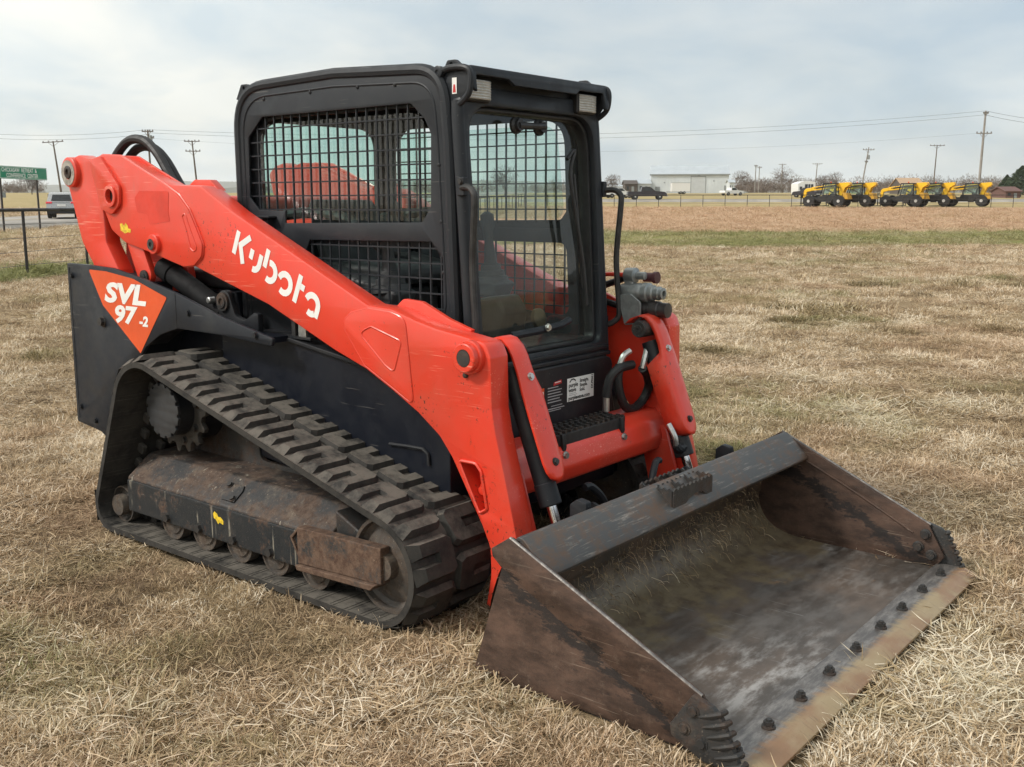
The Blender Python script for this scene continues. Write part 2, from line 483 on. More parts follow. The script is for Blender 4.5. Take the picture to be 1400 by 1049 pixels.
def make_bucket_floor():
    # bare steel polished by use towards the edge, brown film and dried mud behind
    M = Mat('polished_bucket_floor', 0.4, 0.6, 0.5)
    sx = M.n.new('ShaderNodeSeparateXYZ'); M.l.new(M.co(), sx.inputs[0])
    big = M.noise(1.5, 6, 0.62, M.co((2.2, 1.0, 1)))
    st = M.noise(2.4, 9, 0.7, M.co((7, 2.2, 4), 'Object', (0, 0, 0.15)))
    fine = M.noise(14, 9, 0.78, M.co((6, 2.2, 4), 'Object', (0, 0, 0.1)))
    scr = M.noise(1.5, 3, 0.55, M.co((3, 75, 60), 'Object', (0, 0, 0.22)))
    c = M.mix((0.095, 0.080, 0.068), (0.165, 0.150, 0.138), M.mr(st, 0.34, 0.70))
    c = M.mix(c, (0.13, 0.092, 0.068), M.mr(big, 0.42, 0.62, 0, 0.55))
    c = M.mix(c, (0.36, 0.345, 0.33), M.mul(M.mr(st, 0.44, 0.66), M.mr(M.noise(1.35, 3, 0.5, M.co((1, 1, 1))), 0.46, 0.66)))
    c = M.mix(c, (0.46, 0.45, 0.44), M.mul(M.mr(scr, 0.66, 0.72), 0.5))
    c = M.mix(c, (0.29, 0.17, 0.09), M.mr(M.noise(3.6, 7, 0.7, M.co((2, 1, 1))), 0.62, 0.72, 0, 0.7))
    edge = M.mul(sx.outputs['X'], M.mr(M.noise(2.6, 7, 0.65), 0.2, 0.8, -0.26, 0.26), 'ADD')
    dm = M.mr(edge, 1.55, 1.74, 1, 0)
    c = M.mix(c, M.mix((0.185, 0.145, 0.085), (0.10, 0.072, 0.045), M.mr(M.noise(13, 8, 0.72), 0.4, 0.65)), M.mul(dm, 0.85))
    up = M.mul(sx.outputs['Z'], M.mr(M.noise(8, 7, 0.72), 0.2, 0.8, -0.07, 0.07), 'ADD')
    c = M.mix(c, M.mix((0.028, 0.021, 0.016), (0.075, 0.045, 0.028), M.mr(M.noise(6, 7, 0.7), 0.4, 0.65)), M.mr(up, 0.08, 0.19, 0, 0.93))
    M.col(c)
    M.metal(M.mul(M.mr(edge, 1.55, 1.95, 0.0, 0.6), M.mr(big, 0.45, 0.62, 1, 0.35)))
    M.rough(M.mr(st, 0.3, 0.7, 0.33, 0.50))
    M.bump(fine, 0.12, 0.002)
    return M.m
BUCKET_FLOOR = make_bucket_floor()

def make_edge():
    M = Mat('worn_cutting_edge', 0.42, 0.6, 0.5)
    w = M.noise(3, 8, 0.75, M.co((14, 3, 4), 'Object', (0, 0, 0.3)))
    c = M.mix((0.13, 0.12, 0.115), (0.30, 0.28, 0.26), M.mr(w, 0.4, 0.7))
    sx = M.n.new('ShaderNodeSeparateXYZ'); M.l.new(M.co(), sx.inputs[0])
    ed = M.mul(sx.outputs['X'], M.mr(M.noise(6, 7, 0.75, M.co((2, 9, 2))), 0.2, 0.8, -0.022, 0.022), 'ADD')
    rs = M.mr(ed, 2.275, 2.315)
    c = M.mix(c, M.mix((0.34, 0.25, 0.13), (0.26, 0.14, 0.065), M.mr(M.noise(5, 5), 0.4, 0.65)), M.mul(rs, 0.85))
    c = M.mix(c, (0.09, 0.06, 0.04), M.mul(M.mr(M.noise(2, 3, 0.6, M.co((6, 60, 10))), 0.6, 0.7), 0.5))
    M.col(c); M.metal(M.mr(ed, 2.27, 2.32, 0.6, 0.1)); M.bump(w, 0.1, 0.002); return M.m
EDGE = make_edge()

def make_glass(name='tinted_glass', tint=(0.72, 0.88, 0.84), dirt=0.14):
    # thin pane: tinted pass-through, mirror share rising towards grazing view, a film of dust
    m = bpy.data.materials.new(name); m.use_nodes = True
    n, l = m.node_tree.nodes, m.node_tree.links; n.clear()
    o = n.new('ShaderNodeOutputMaterial'); mx = n.new('ShaderNodeMixShader')
    lw = n.new('ShaderNodeLayerWeight'); lw.inputs[0].default_value = 0.5
    pw = n.new('ShaderNodeMath'); pw.operation = 'POWER'; pw.inputs[1].default_value = 4.0; l.new(lw.outputs['Facing'], pw.inputs[0])
    ml = n.new('ShaderNodeMath'); ml.operation = 'MULTIPLY_ADD'; ml.inputs[1].default_value = 0.8; ml.inputs[2].default_value = 0.055; l.new(pw.outputs[0], ml.inputs[0])
    tr = n.new('ShaderNodeBsdfTransparent'); tr.inputs[0].default_value = (*tint, 1)
    gl = n.new('ShaderNodeBsdfGlossy'); gl.inputs['Roughness'].default_value = 0.03
    df = n.new('ShaderNodeBsdfDiffuse'); df.inputs[0].default_value = (0.5, 0.47, 0.42, 1)
    mx2 = n.new('ShaderNodeMixShader')
    tc = n.new('ShaderNodeTexCoord'); ns = n.new('ShaderNodeTexNoise'); ns.inputs['Scale'].default_value = 4; ns.inputs['Detail'].default_value = 8; ns.inputs['Roughness'].default_value = 0.7
    l.new(tc.outputs['Object'], ns.inputs['Vector'])
    mr = n.new('ShaderNodeMapRange'); mr.inputs['From Min'].default_value = 0.4; mr.inputs['From Max'].default_value = 0.8; mr.inputs['To Min'].default_value = 0.02; mr.inputs['To Max'].default_value = dirt
    l.new(ns.outputs['Fac'], mr.inputs['Value'])
    l.new(ml.outputs[0], mx.inputs[0]); l.new(tr.outputs[0], mx.inputs[1]); l.new(gl.outputs[0], mx.inputs[2])
    l.new(mr.outputs[0], mx2.inputs[0]); l.new(mx.outputs[0], mx2.inputs[1]); l.new(df.outputs[0], mx2.inputs[2])
    l.new(mx2.outputs[0], o.inputs[0]); return m
GLASS = make_glass()
GLASS_FRONT = make_glass('dusty_windscreen', (0.86, 0.93, 0.91), 0.10)

# ------------------------------------------------------------------ the site: a mown field that climbs gently towards a road
FW = Vector((math.cos(YAW), math.sin(YAW), 0))       # site axes: FW runs up the field, RT across it
RT = Vector((math.sin(YAW), -math.cos(YAW), 0))
def softplus(t, w):
    t = np.asarray(t, float) / w
    return w * (np.maximum(t, 0) + np.log1p(np.exp(-np.abs(t))))
def terrain(lat, dep):
    return 0.02 * (softplus(np.asarray(dep) - 52, 9) - softplus(np.asarray(dep) - 330, 25)) - 0.018
def bumps(x, y):
    return (0.010*np.sin(2.1*x+0.7*y) + 0.008*np.sin(3.7*y-1.3*x+1.0) + 0.006*np.sin(6.1*x+4.3*y)
            + 0.004*np.sin(11.3*x-9.1*y+2.0))
def ground_z(x, y):
    dx, dy = np.asarray(x) - CAM.x, np.asarray(y) - CAM.y
    lat, dep = dx*RT.x + dy*RT.y, dx*FW.x + dy*FW.y
    return terrain(lat, dep) + bumps(np.asarray(x), np.asarray(y))
def site(lat, dep, dz=0.0):
    """a point of the site: lat metres across, dep metres up the field, standing on the ground"""
    p = Vector((CAM.x, CAM.y, 0)) + RT*lat + FW*dep
    return Vector((p.x, p.y, float(terrain(lat, dep)) + 0.0 + dz))

def make_ground():
    M = Mat('mown_dry_grass_ground', 0.9, 0, 0.15)
    P = M.pos()
    g = M.n.new('ShaderNodeNewGeometry')
    def dotp(v, off):
        sb = M.n.new('ShaderNodeVectorMath'); sb.operation = 'SUBTRACT'; sb.inputs[1].default_value = (CAM.x, CAM.y, 0)
        M.l.new(g.outputs['Position'], sb.inputs[0])
        t = M.n.new('ShaderNodeVectorMath'); t.operation = 'DOT_PRODUCT'; t.inputs[1].default_value = (v.x, v.y, 0)
        M.l.new(sb.outputs[0], t.inputs[0]); return t.outputs['Value']
    dep, lat = dotp(FW, 0), dotp(RT, 0)
    big = M.noise(0.55, 5, 0.6, P); mid = M.noise(3.2, 7, 0.7, P); fine = M.noise(46, 6, 0.75, P)
    straw = M.noise(1.0, 5, 0.7, M.pos((60, 22, 30)))
    c = M.mix((0.30, 0.215, 0.125), (0.43, 0.32, 0.195), M.mr(big, 0.35, 0.65))
    c = M.mix(c, (0.21, 0.18, 0.08), M.mr(mid, 0.52, 0.72, 0, 0.6))
    c = M.mix(c, (0.12, 0.085, 0.05), M.mr(fine, 0.5, 0.62, 0, 0.75))
    c = M.mix(c, (0.55, 0.43, 0.26), M.mr(straw, 0.56, 0.68, 0, 0.6))
    wob = M.mr(M.noise(0.06, 4, 0.6, P), 0.2, 0.8, -9, 9)
    dw = M.mul(dep, wob, 'ADD')
    green = M.mul(M.mr(dw, 39, 42), M.mr(dw, 56, 61, 1, 0))
    gcol = M.mix((0.215, 0.215, 0.07), (0.33, 0.27, 0.12), M.mr(M.noise(0.5, 7, 0.72, P), 0.42, 0.66))
    c = M.mix(c, gcol, M.mul(green, M.mr(lat, -6, 6, 0.3, 1)))
    # bare brown field beyond
    bcol = M.mix((0.43, 0.265, 0.16), (0.52, 0.37, 0.24), M.mr(M.noise(0.35, 7, 0.7, P), 0.35, 0.7))
    bcol = M.mix(bcol, (0.33, 0.25, 0.11), M.mr(M.noise(0.16, 5, 0.65, P), 0.55, 0.72, 0, 0.7))
    bcol = M.mix(bcol, (0.25, 0.15, 0.085), M.mr(M.noise(1.6, 8, 0.78, M.pos((1, 1, 1))), 0.52, 0.68, 0, 0.6))
    c = M.mix(c, bcol, M.mul(M.mr(dw, 56, 62), M.mr(lat, -9, -4)))
    # verge and yards past the far fence, rough yellow verge left of the near fence
    vcol = M.mix((0.40, 0.31, 0.165), (0.30, 0.25, 0.11), M.mr(M.noise(0.3, 7, 0.7, P), 0.4, 0.65))
    c = M.mix(c, vcol, M.mr(dep, 114, 118))
    M.col(c)
    M.bump(M.mul(fine, straw, 'ADD'), 0.9, 0.03)
    return M.m
GROUND = make_ground()

rs = [0.0] + [0.25 * 1.052**i for i in range(0, 200)]
rs = [r for r in rs if r < 4200] + [4200]
NA = 220
vs = []; fs = []
for i, r in enumerate(rs):
    for a in range(NA):
        t = 2*PI*a/NA
        vs.append((CAM.x + r*math.cos(t), CAM.y + r*math.sin(t)))
vs = np.array(vs)
zz = ground_z(vs[:, 0], vs[:, 1])
me = bpy.data.meshes.new('field')
for i in range(len(rs) - 1):
    for a in range(NA):
        b = (a + 1) % NA
        fs.append((i*NA+a, (i+1)*NA+a, (i+1)*NA+b, i*NA+b))
me.from_pydata(np.column_stack([vs, zz]).tolist(), [], fs)
finish(me, 0)
me.polygons.foreach_set('use_smooth', [True]*len(me.polygons))
field = put('field', me, GROUND)
tag(field, 'mown dry grass field climbing gently to the road', kind='structure')

# ---- grass: tufts and lying straw, one uncountable mass
def make_blade_mat():
    M = Mat('dry_grass_blades', 0.75, 0, 0.25)
    a = M.n.new('ShaderNodeAttribute'); a.attribute_type = 'GEOMETRY'; a.attribute_name = 'bc'
    t = M.n.new('ShaderNodeAttribute'); t.attribute_type = 'INSTANCER'; t.attribute_name = 'tint'
    gr = M.n.new('ShaderNodeAttribute'); gr.attribute_type = 'INSTANCER'; gr.attribute_name = 'green'
    ramp = M.n.new('ShaderNodeValToRGB'); e = ramp.color_ramp.elements
    e[0].position = 0.0; e[0].color = (0.14, 0.098, 0.064, 1)
    e[1].position = 1.0; e[1].color = (0.88, 0.79, 0.64, 1)
    for p, c in ((0.25, (0.30, 0.212, 0.122)), (0.55, (0.52, 0.385, 0.235)), (0.8, (0.71, 0.575, 0.40))):
        k = e.new(p); k.color = (*c, 1)
    M.l.new(M.mul(a.outputs['Fac'], M.mul(t.outputs['Fac'], 0.0, 'ADD'), 'ADD'), ramp.inputs[0])
    gc = M.mix((0.145, 0.16, 0.055), (0.34, 0.335, 0.145), a.outputs['Fac'])
    wm = M.n.new('ShaderNodeAttribute'); wm.attribute_type = 'INSTANCER'; wm.attribute_name = 'warm'
    wc = M.mix((0.38, 0.24, 0.145), (0.70, 0.51, 0.35), a.outputs['Fac'])
    c = M.mix(M.mix(ramp.outputs[0], wc, wm.outputs['Fac']), gc, gr.outputs['Fac'])
    M.col(c)
    # thin leaves let some light through
    tl = M.n.new('ShaderNodeBsdfTranslucent'); M.l.new(c, tl.inputs[0])
    mx = M.n.new('ShaderNodeMixShader'); mx.inputs[0].default_value = 0.25
    out = M.n['Material Output']
    M.l.new(M.b.outputs[0], mx.inputs[1]); M.l.new(tl.outputs[0], mx.inputs[2]); M.l.new(mx.outputs[0], out.inputs[0])
    return M.m
BLADE = make_blade_mat()

def clump(rng, kind):
    V = []; F = []; C = []
    if kind == 'tuft': nb, rad = 52, 0.085
    elif kind == 'mat': nb, rad = 52, 0.13
    else: nb, rad = 40, 0.10
    for _ in range(nb):
        a = rng.uniform(0, 2*PI); rr = rad*math.sqrt(rng.random())
        x, y = rr*math.cos(a), rr*math.sin(a)
        h = rng.uniform(0, 2*PI)
        if kind == 'mat':
            L = rng.uniform(0.03, 0.13); el = rng.uniform(-0.05, 0.3); bend = rng.uniform(-0.5, 0.2); z = rng.uniform(0.0, 0.022); turn = rng.uniform(-0.9, 0.9)
        elif kind == 'tuft':
            L = rng.uniform(0.025, 0.075); el = rng.uniform(0.4, 1.3); bend = rng.uniform(-1.3, -0.2); z = -0.004; turn = rng.uniform(-0.4, 0.4)
            h = a + rng.uniform(-1.2, 1.2)
        else:
            L = rng.uniform(0.03, 0.095); el = rng.uniform(0.1, 0.8); bend = rng.uniform(-1.0, 0.0); z = rng.uniform(-0.003, 0.012); turn = rng.uniform(-0.7, 0.7)
        w = rng.uniform(0.0011, 0.0023)
        p = Vector((x, y, z)); b0 = len(V); N = 3
        col = min(1, max(0, rng.gauss(0.57, 0.30)))
        for k in range(N + 1):
            e_ = el + bend*k/N; hh = h + turn*k/N
            d = Vector((math.cos(hh)*math.cos(e_), math.sin(hh)*math.cos(e_), math.sin(e_)))
            s = Vector((-math.sin(hh), math.cos(hh), rng.uniform(-0.5, 0.5))) * w * (1 - 0.8*k/N if k == N else 1)
            V += [p - s, p + s]
            p = p + d * (L/N)
            if p.z < 0.002: p.z = 0.002 + rng.uniform(0, 0.004)
        for k in range(N):
            F.append((b0+2*k, b0+2*k+1, b0+2*k+3, b0+2*k+2)); C.append(col)
    m_ = bpy.data.meshes.new('clump'); m_.from_pydata(V, [], F)
    at = m_.attributes.new('bc', 'FLOAT', 'FACE'); at.data.foreach_set('value', C)
    m_.materials.append(BLADE); m_.update()
    return m_

_rng = random.Random(4)
gcoll = bpy.data.collections.new('grass_sources')      # not linked to the scene: only instanced
kinds = ['tuft']*4 + ['mat']*5 + ['loose']*4
for i, k in enumerate(kinds):
    gcoll.objects.link(bpy.data.objects.new('clump_%02d' % i, clump(_rng, k)))

def val_noise(x, y, sc, seed):
    r = np.random.RandomState(seed); t = r.rand(64, 64)
    X, Y = x*sc + 1000, y*sc + 1000
    i, j = np.floor(X).astype(int), np.floor(Y).astype(int); u, v = X - i, Y - j
    u, v = u*u*(3-2*u), v*v*(3-2*v)
    g = lambda a, b: t[a % 64, b % 64]
    return (g(i, j)*(1-u) + g(i+1, j)*u)*(1-v) + (g(i, j+1)*(1-u) + g(i+1, j+1)*u)*v

nr = np.random.RandomState(11)
PX, PY, PS = [], [], []
for r0, r1, dens, scl in ((0.7, 4.2, 430, 0.78), (4.2, 8, 300, 0.82), (8, 15, 115, 1.0), (15, 30, 26, 1.5), (30, 44, 9, 2.1), (44, 75, 2.6, 3.2), (75, 118, 1.1, 4.2)):
    n = int((r1*r1 - r0*r0) * 0.5 * R(100) * dens)
    rr = np.sqrt(nr.uniform(r0*r0, r1*r1, n)); aa = YAW + nr.uniform(-R(50), R(50), n)
    PX.append(CAM.x + rr*np.cos(aa)); PY.append(CAM.y + rr*np.sin(aa)); PS.append(np.full(n, scl))
PX, PY, PS = map(np.concatenate, (PX, PY, PS))
ay = np.abs(PY)
keep = ~((PX > -1.16) & (PX < 0.94) & (ay > 0.50) & (ay < 1.0))
keep &= ~((PX > 1.27) & (PX < 2.42) & (ay < 1.05))
keep &= ~((PX > -1.6) & (PX < 1.3) & (ay < 0.5) & (nr.rand(len(PX)) < 0.6))
PX, PY, PS = PX[keep], PY[keep], PS[keep]
n = len(PX)
n1 = val_noise(PX, PY, 0.9, 1); n2 = val_noise(PX, PY, 2.6, 2); n3 = val_noise(PX, PY, 0.5, 3); n4 = val_noise(PX, PY, 1.6, 4)
n5 = val_noise(PX, PY, 4.5, 5)
matty = (0.55*n1 + 0.45*n2)
pick = nr.rand(n)
idx = np.where(pick < np.clip((matty - 0.30)*1.6, 0.06, 0.92), nr.randint(4, 9, n), np.where(nr.rand(n) < 0.62, nr.randint(0, 4, n), nr.randint(9, 13, n)))
tint = np.clip((n4 - 0.5)*0.55 + (n5 - 0.5)*0.45 + nr.normal(0, 0.09, n) + 0.03, -0.45, 0.45)
green = np.clip((n3*0.6 + n2*0.4 - 0.54)*2.6, 0, 0.7) * (nr.rand(n) < 0.8)
green = np.where(idx < 4, green, green*0.5)
scl = PS * nr.uniform(0.75, 1.25, n) * (0.8 + 0.5*n4)
# the green weeds that grow along the near fence
dxx, dyy = PX - CAM.x, PY - CAM.y
lat_, dep_ = dxx*RT.x + dyy*RT.y, dxx*FW.x + dyy*FW.y
nearf = np.abs(lat_ - (-10.9 + 0.132*(dep_ - 23))) < 0.7
green = np.where(nearf, 0.95, green); scl = np.where(nearf, scl*1.9, scl); tint = np.where(nearf, -0.35, tint)
gm = bpy.data.meshes.new('dry_grass')
gm.vertices.add(n)
gm.vertices.foreach_set('co', np.column_stack([PX, PY, ground_z(PX, PY) - 0.002]).ravel())
# sparse dark mounds of old cuttings
mound = np.clip((val_noise(PX, PY, 1.25, 8) - 0.80)*9, 0, 1) * (dep_ > 4.5) * (dep_ < 45)
tint = tint - 0.34*mound - 0.10*(val_noise(PX, PY, 1.9, 12) > 0.62); scl = scl*(1 + 0.55*mound); green = np.clip(green + 0.25*mound, 0, 1)
warm = np.clip((val_noise(PX, PY, 0.7, 6)*0.6 + val_noise(PX, PY, 2.2, 7)*0.4 - 0.55)*2.4, 0, 0.45)
# the green strip and the bare brown field beyond it keep their own colours
edge_ = dep_ + (val_noise(PX, PY, 0.08, 9) - 0.5)*9
gz_ = (edge_ > 40) & (edge_ < 57) & (lat_ > -5); bz_ = (edge_ >= 57) & (lat_ > -7)
green = np.where(gz_, np.clip(0.35 + val_noise(PX, PY, 0.5, 10)*0.8, 0, 0.95), np.where(bz_, green*0.35, green))
warm = np.where(bz_, 0.85, np.where(gz_, 0.1, warm)); tint = np.where(bz_, tint*0.6 + 0.05, tint)
for nm, ar in (('tint', tint), ('green', green), ('scl', scl), ('warm', warm)):
    at = gm.attributes.new(nm, 'FLOAT', 'POINT'); at.data.foreach_set('value', ar.astype(np.float32))
at = gm.attributes.new('idx', 'INT', 'POINT'); at.data.foreach_set('value', idx.astype(np.int32))
rv = np.column_stack([nr.normal(0, 0.10, n), nr.normal(0, 0.10, n), nr.uniform(0, 2*PI, n)]).astype(np.float32)
at = gm.attributes.new('rot', 'FLOAT_VECTOR', 'POINT'); at.data.foreach_set('vector', rv.ravel())
gm.materials.append(BLADE)
grass = put('dry_grass', gm, None)
tag(grass, 'cut dry grass and straw covering the field', 'grass', kind='stuff')
ng = bpy.data.node_groups.new('scatter', 'GeometryNodeTree')
ng.interface.new_socket('Geometry', in_out='INPUT', socket_type='NodeSocketGeometry')
ng.interface.new_socket('Geometry', in_out='OUTPUT', socket_type='NodeSocketGeometry')
gi = ng.nodes.new('NodeGroupInput'); go = ng.nodes.new('NodeGroupOutput')
ip = ng.nodes.new('GeometryNodeInstanceOnPoints'); ci = ng.nodes.new('GeometryNodeCollectionInfo')
ci.inputs['Collection'].default_value = gcoll
ci.inputs['Separate Children'].default_value = True; ci.inputs['Reset Children'].default_value = True
ip.inputs['Pick Instance'].default_value = True
def nattr(nm, ty):
    a = ng.nodes.new('GeometryNodeInputNamedAttribute'); a.data_type = ty; a.inputs['Name'].default_value = nm
    return [s for s in a.outputs if s.enabled and s.name == 'Attribute'][0]
ng.links.new(gi.outputs[0], ip.inputs['Points']); ng.links.new(ci.outputs[0], ip.inputs['Instance'])
ng.links.new(nattr('idx', 'INT'), ip.inputs['Instance Index'])
ng.links.new(nattr('rot', 'FLOAT_VECTOR'), ip.inputs['Rotation'])
ng.links.new(nattr('scl', 'FLOAT'), ip.inputs['Scale'])
ng.links.new(ip.outputs[0], go.inputs[0])
md = grass.modifiers.new('scatter', 'NODES'); md.node_group = ng

# ------------------------------------------------------------------ the compact track loader
MATTE = plain('matte_black', (0.008, 0.008, 0.009), 0.75, 0, 0.3, 9, 0.2)
loader = empty('compact_track_loader', (0, 0, 0))
tag(loader, 'red and black compact track loader with a wide rusty bucket lowered on the grass', 'track loader')

def hexbolt(r=0.011, h=0.010, washer=True):
    mb = MB()
    if washer: mb.lathe((0, 0, 0), (0, 0, 1), [(0, r*1.35), (0.003, r*1.3)], 14)
    mb.prism(circ(0, 0, r, 6), 0.0025, h, 'z')
    return mb.mesh('bolt')
BOLT = hexbolt()
BOLT_BIG = hexbolt(0.017, 0.016)
def bolt(parent, p, n, mat=ZINC, me=BOLT, s=1.0, name='bolt'):
    o = put(name, me, None, parent, p, Vector(n).to_track_quat('Z', 'Y').to_euler())
    o.scale = (s, s, s)
    if not me.materials: me.materials.append(mat)
    o.material_slots[0].link = 'OBJECT'; o.material_slots[0].material = mat
    return o

# ---- body between the tracks
mb = MB()
mb.prism([(-1.78,0.42),(-1.55,0.34),(-0.9,0.33),(0.86,0.30),(0.86,0.62),(0.80,0.93),(-0.62,0.96),(-0.66,1.16),(-1.74,1.18)], -0.50, 0.50)
chassis = mb.build('chassis', SKIRT, loader, bev=0.012)
# dark deck under the cab with the shelf above each track
for s in (-1, 1):
    mb = MB()
    mb.prism([(-0.62,0.975),(-0.10,0.975),(0.40,0.905),(0.60,0.845),(0.83,0.68),(0.83,0.30),(0.62,0.30),(-0.62,0.45)], s*0.50, s*0.615)
    sk = mb.build('side_skirt', SKIRT, loader, bev=0.006)
    mb = MB()
    mb.prism([(-0.62,0.990),(-0.10,0.990),(0.40,0.920),(0.60,0.860),(0.60,0.842),(0.40,0.902),(-0.10,0.972),(-0.62,0.972)], s*0.46, s*0.632)
    mb.build('shelf', BLACK, sk, bev=0.004)
    mb = MB(); mb.tube([(0.50,s*0.620,0.604),(0.60,s*0.622,0.610),(0.69,s*0.622,0.612),(0.718,s*0.622,0.594),(0.722,s*0.622,0.55)], 0.007, 8)
    mb.build('grease_line', BLACK, sk)

# ---- rear tower and fender panels with the decal
fout = fillet([(-1.79,1.263,.01),(-1.584,1.262),(-1.338,1.253),(-1.046,1.208,.2),(-0.804,1.16,.1),(-0.467,1.073,.1),(-0.085,1.0,.012),(-0.096,0.965,.012),
               (-0.45,0.985,.05),(-0.80,0.989,.06),(-0.948,0.948,.1),(-1.083,0.876,.1),(-1.19,0.76,.05),(-1.30,0.60,.05),(-1.42,0.40,.03),(-1.50,0.355,.02),(-1.56,0.385,.02),(-1.80,0.41,.015)], 0.02, 4)
for s in (-1, 1):
    fe = plate('fender', [fout], s*0.715, s*0.735, NAVY, loader, 0.006)
    mb = MB()
    mb.prism([(-1.775,1.235),(-1.338,1.225),(-1.10,1.19),(-1.10,0.93),(-1.30,0.66),(-1.46,0.42),(-1.775,0.43)], s*0.50, s*0.713)
    mb.build('fender_box', NAVY, loader, bev=0.006)
    mb = MB(); mb.prism([(-1.08,1.0),(-0.12,1.0),(-0.12,0.975),(-0.46,0.99),(-0.80,0.995),(-0.95,0.955),(-1.08,0.885)], s*0.615, s*0.7135)
    mb.build('fender_liner', SKIRT, loader)
    if s < 0:
        d = MB(); y = s*0.737
        tri = fillet([(-1.568,1.238,.01),(-1.40,1.235),(-1.15,1.208),(-0.868,1.132,.008),(-0.96,1.03),(-1.126,0.842,.006),(-1.45,1.06,.02)], 0.05)
        d.add([(p[0], y, p[1]) for p in tri], [tuple(range(len(tri)))])
        dc = d.build('decal', ORANGE, fe, smooth=0)
        y2 = s*0.7385
        def fit_text(t, x0, x1, z0, z1, bold, sh_):
            m_ = text_mesh(t, .1, lambda u, v: (u, 0, v), bold*.1, sh_)
            xs_ = [v.co.x for v in m_.vertices]; zs_ = [v.co.z for v in m_.vertices]
            for v in m_.vertices:
                v.co = (x0 + (v.co.x-min(xs_))/(max(xs_)-min(xs_))*(x1-x0), y2, z0 + (v.co.z-min(zs_))/(max(zs_)-min(zs_))*(z1-z0))
            put('decal_lettering', m_, WHITE, fe)
        fit_text('SVL', -1.428, -1.045, 1.078, 1.183, .045, .22)
        fit_text('97', -1.335, -1.125, .978, 1.072, .045, .18)
        fit_text('-2', -1.118, -1.040, .978, 1.030, .045, .18)
    bolt(fe, (-1.463, s*0.736, 0.976), (0, s, 0), STEEL_DARK, BOLT_BIG, 1.3)
    for bx_, bz_ in ((-1.74,1.20),(-1.74,.50),(-1.60,.44),(-.20,1.005),(-.70,1.07)): bolt(fe, (bx_, s*.736, bz_), (0, s, 0), BLACK, BOLT, 1.1)
    mb = MB(); mb.prism([(-1.772,.43),(-1.768,.43),(-1.765,1.245),(-1.769,1.245)], s*.7345, s*.7365); mb.build('panel_seam', BLACK, fe)
    mb = MB(); mb.box((-0.803, s*0.7355-0.001, 0.992), (-0.800, s*0.7355+0.001, 1.157)); mb.build('panel_seam', BLACK, fe)
# engine hood between the fenders
mb = MB(); mb.prism([(-1.77,1.18),(-1.70,1.24),(-0.75,1.26),(-0.66,1.16)], -0.5, 0.5); mb.build('engine_hood', BLACK, loader, bev=0.02)

# ---- tracks
C1 = (0.765, 0.222, 0.217); C2 = (-1.095, 0.115, 0.118); C3 = (-0.755, 0.625, 0.236)
def loop_points(off=0.0, step=0.02):
    cs = [C1, C3, C2]       # going counter-clockwise seen from the right side: front, up over the sprocket, down the rear
    segs = []
    for i in range(3):
        (ax, az, ar), (bx, bz, br) = cs[i], cs[(i+1) % 3]
        d = math.hypot(bx-ax, bz-az); th = math.atan2(bz-az, bx-ax); ph = math.acos((ar-br)/d)
        a = th - ph
        segs.append(a)
    P = []
    for i in range(3):
        (ax, az, ar) = cs[i]; a_in = segs[i-1]; a_out = segs[i]
        while a_out < a_in: a_out += 2*PI
        k = max(3, int((a_out-a_in)*ar/step))
        for j in range(k+1):
            t = a_in + (a_out-a_in)*j/k
            P.append((ax+(ar+off)*math.cos(t), az+(ar+off)*math.sin(t)))
        (bx, bz, br) = cs[(i+1) % 3]
        p = P[-1]; q = (bx+(br+off)*math.cos(a_out), bz+(br+off)*math.sin(a_out))
        k = int(math.hypot(q[0]-p[0], q[1]-p[1])/0.06)
        for j in range(1, k):
            P.append((p[0]+(q[0]-p[0])*j/k, p[1]+(q[1]-p[1])*j/k))
    return P
LOOP = loop_points()
LOOP_IN = loop_points(-0.026)
seglen = [math.hypot(LOOP[(i+1) % len(LOOP)][0]-LOOP[i][0], LOOP[(i+1) % len(LOOP)][1]-LOOP[i][1]) for i in range(len(LOOP))]
TOTAL = sum(seglen)
def on_loop(s):
    s = s % TOTAL
    for i, L in enumerate(seglen):
        if s <= L and L > 0:
            a, b = LOOP[i], LOOP[(i+1) % len(LOOP)]; t = s/L
            return (a[0]+(b[0]-a[0])*t, a[1]+(b[1]-a[1])*t), math.atan2(b[1]-a[1], b[0]-a[0])
        s -= L
    return LOOP[0], 0.0

def lug_mesh(kind):
    # u along the belt, w across it from the outer edge, h out of the belt; U-shaped blocks with bevelled flanks
    mb = MB(); H = 0.023
    def tap(base, top):
        n = len(base)
        mb.add([(u, w, -0.003) for u, w in base] + [(u, w, H) for u, w in top],
               [tuple(range(n-1, -1, -1)), tuple(range(n, 2*n))] + [(i, (i+1) % n, n+(i+1) % n, n+i) for i in range(n)])
    if kind == 'u':
        tap([(-.078,.0),(-.078,.190),(-.062,.214),(.062,.214),(.078,.190),(.078,.0),(.012,.0),(.012,.120),(-.012,.120),(-.012,.0)],
            [(-.067,.042),(-.067,.182),(-.053,.204),(.053,.204),(.067,.182),(.067,.042),(.021,.042),(.021,.130),(-.021,.130),(-.021,.042)])
        mb.add([(-.013,.0,.002),(.013,.0,.002),(.014,.12,.008),(-.014,.12,.008)], [(0,1,2,3)])
    else:
        for c in (-.045, .045):
            tap([(c-.033,0),(c-.033,.185),(c-.018,.208),(c+.018,.208),(c+.033,.185),(c+.033,0)],
                [(c-.022,.042),(c-.022,.177),(c-.011,.199),(c+.011,.199),(c+.022,.177),(c+.022,.042)])
    return mb.mesh('tread_lug', 20)
LUG_U, LUG_B = lug_mesh('u'), lug_mesh('bars')
NU = 30
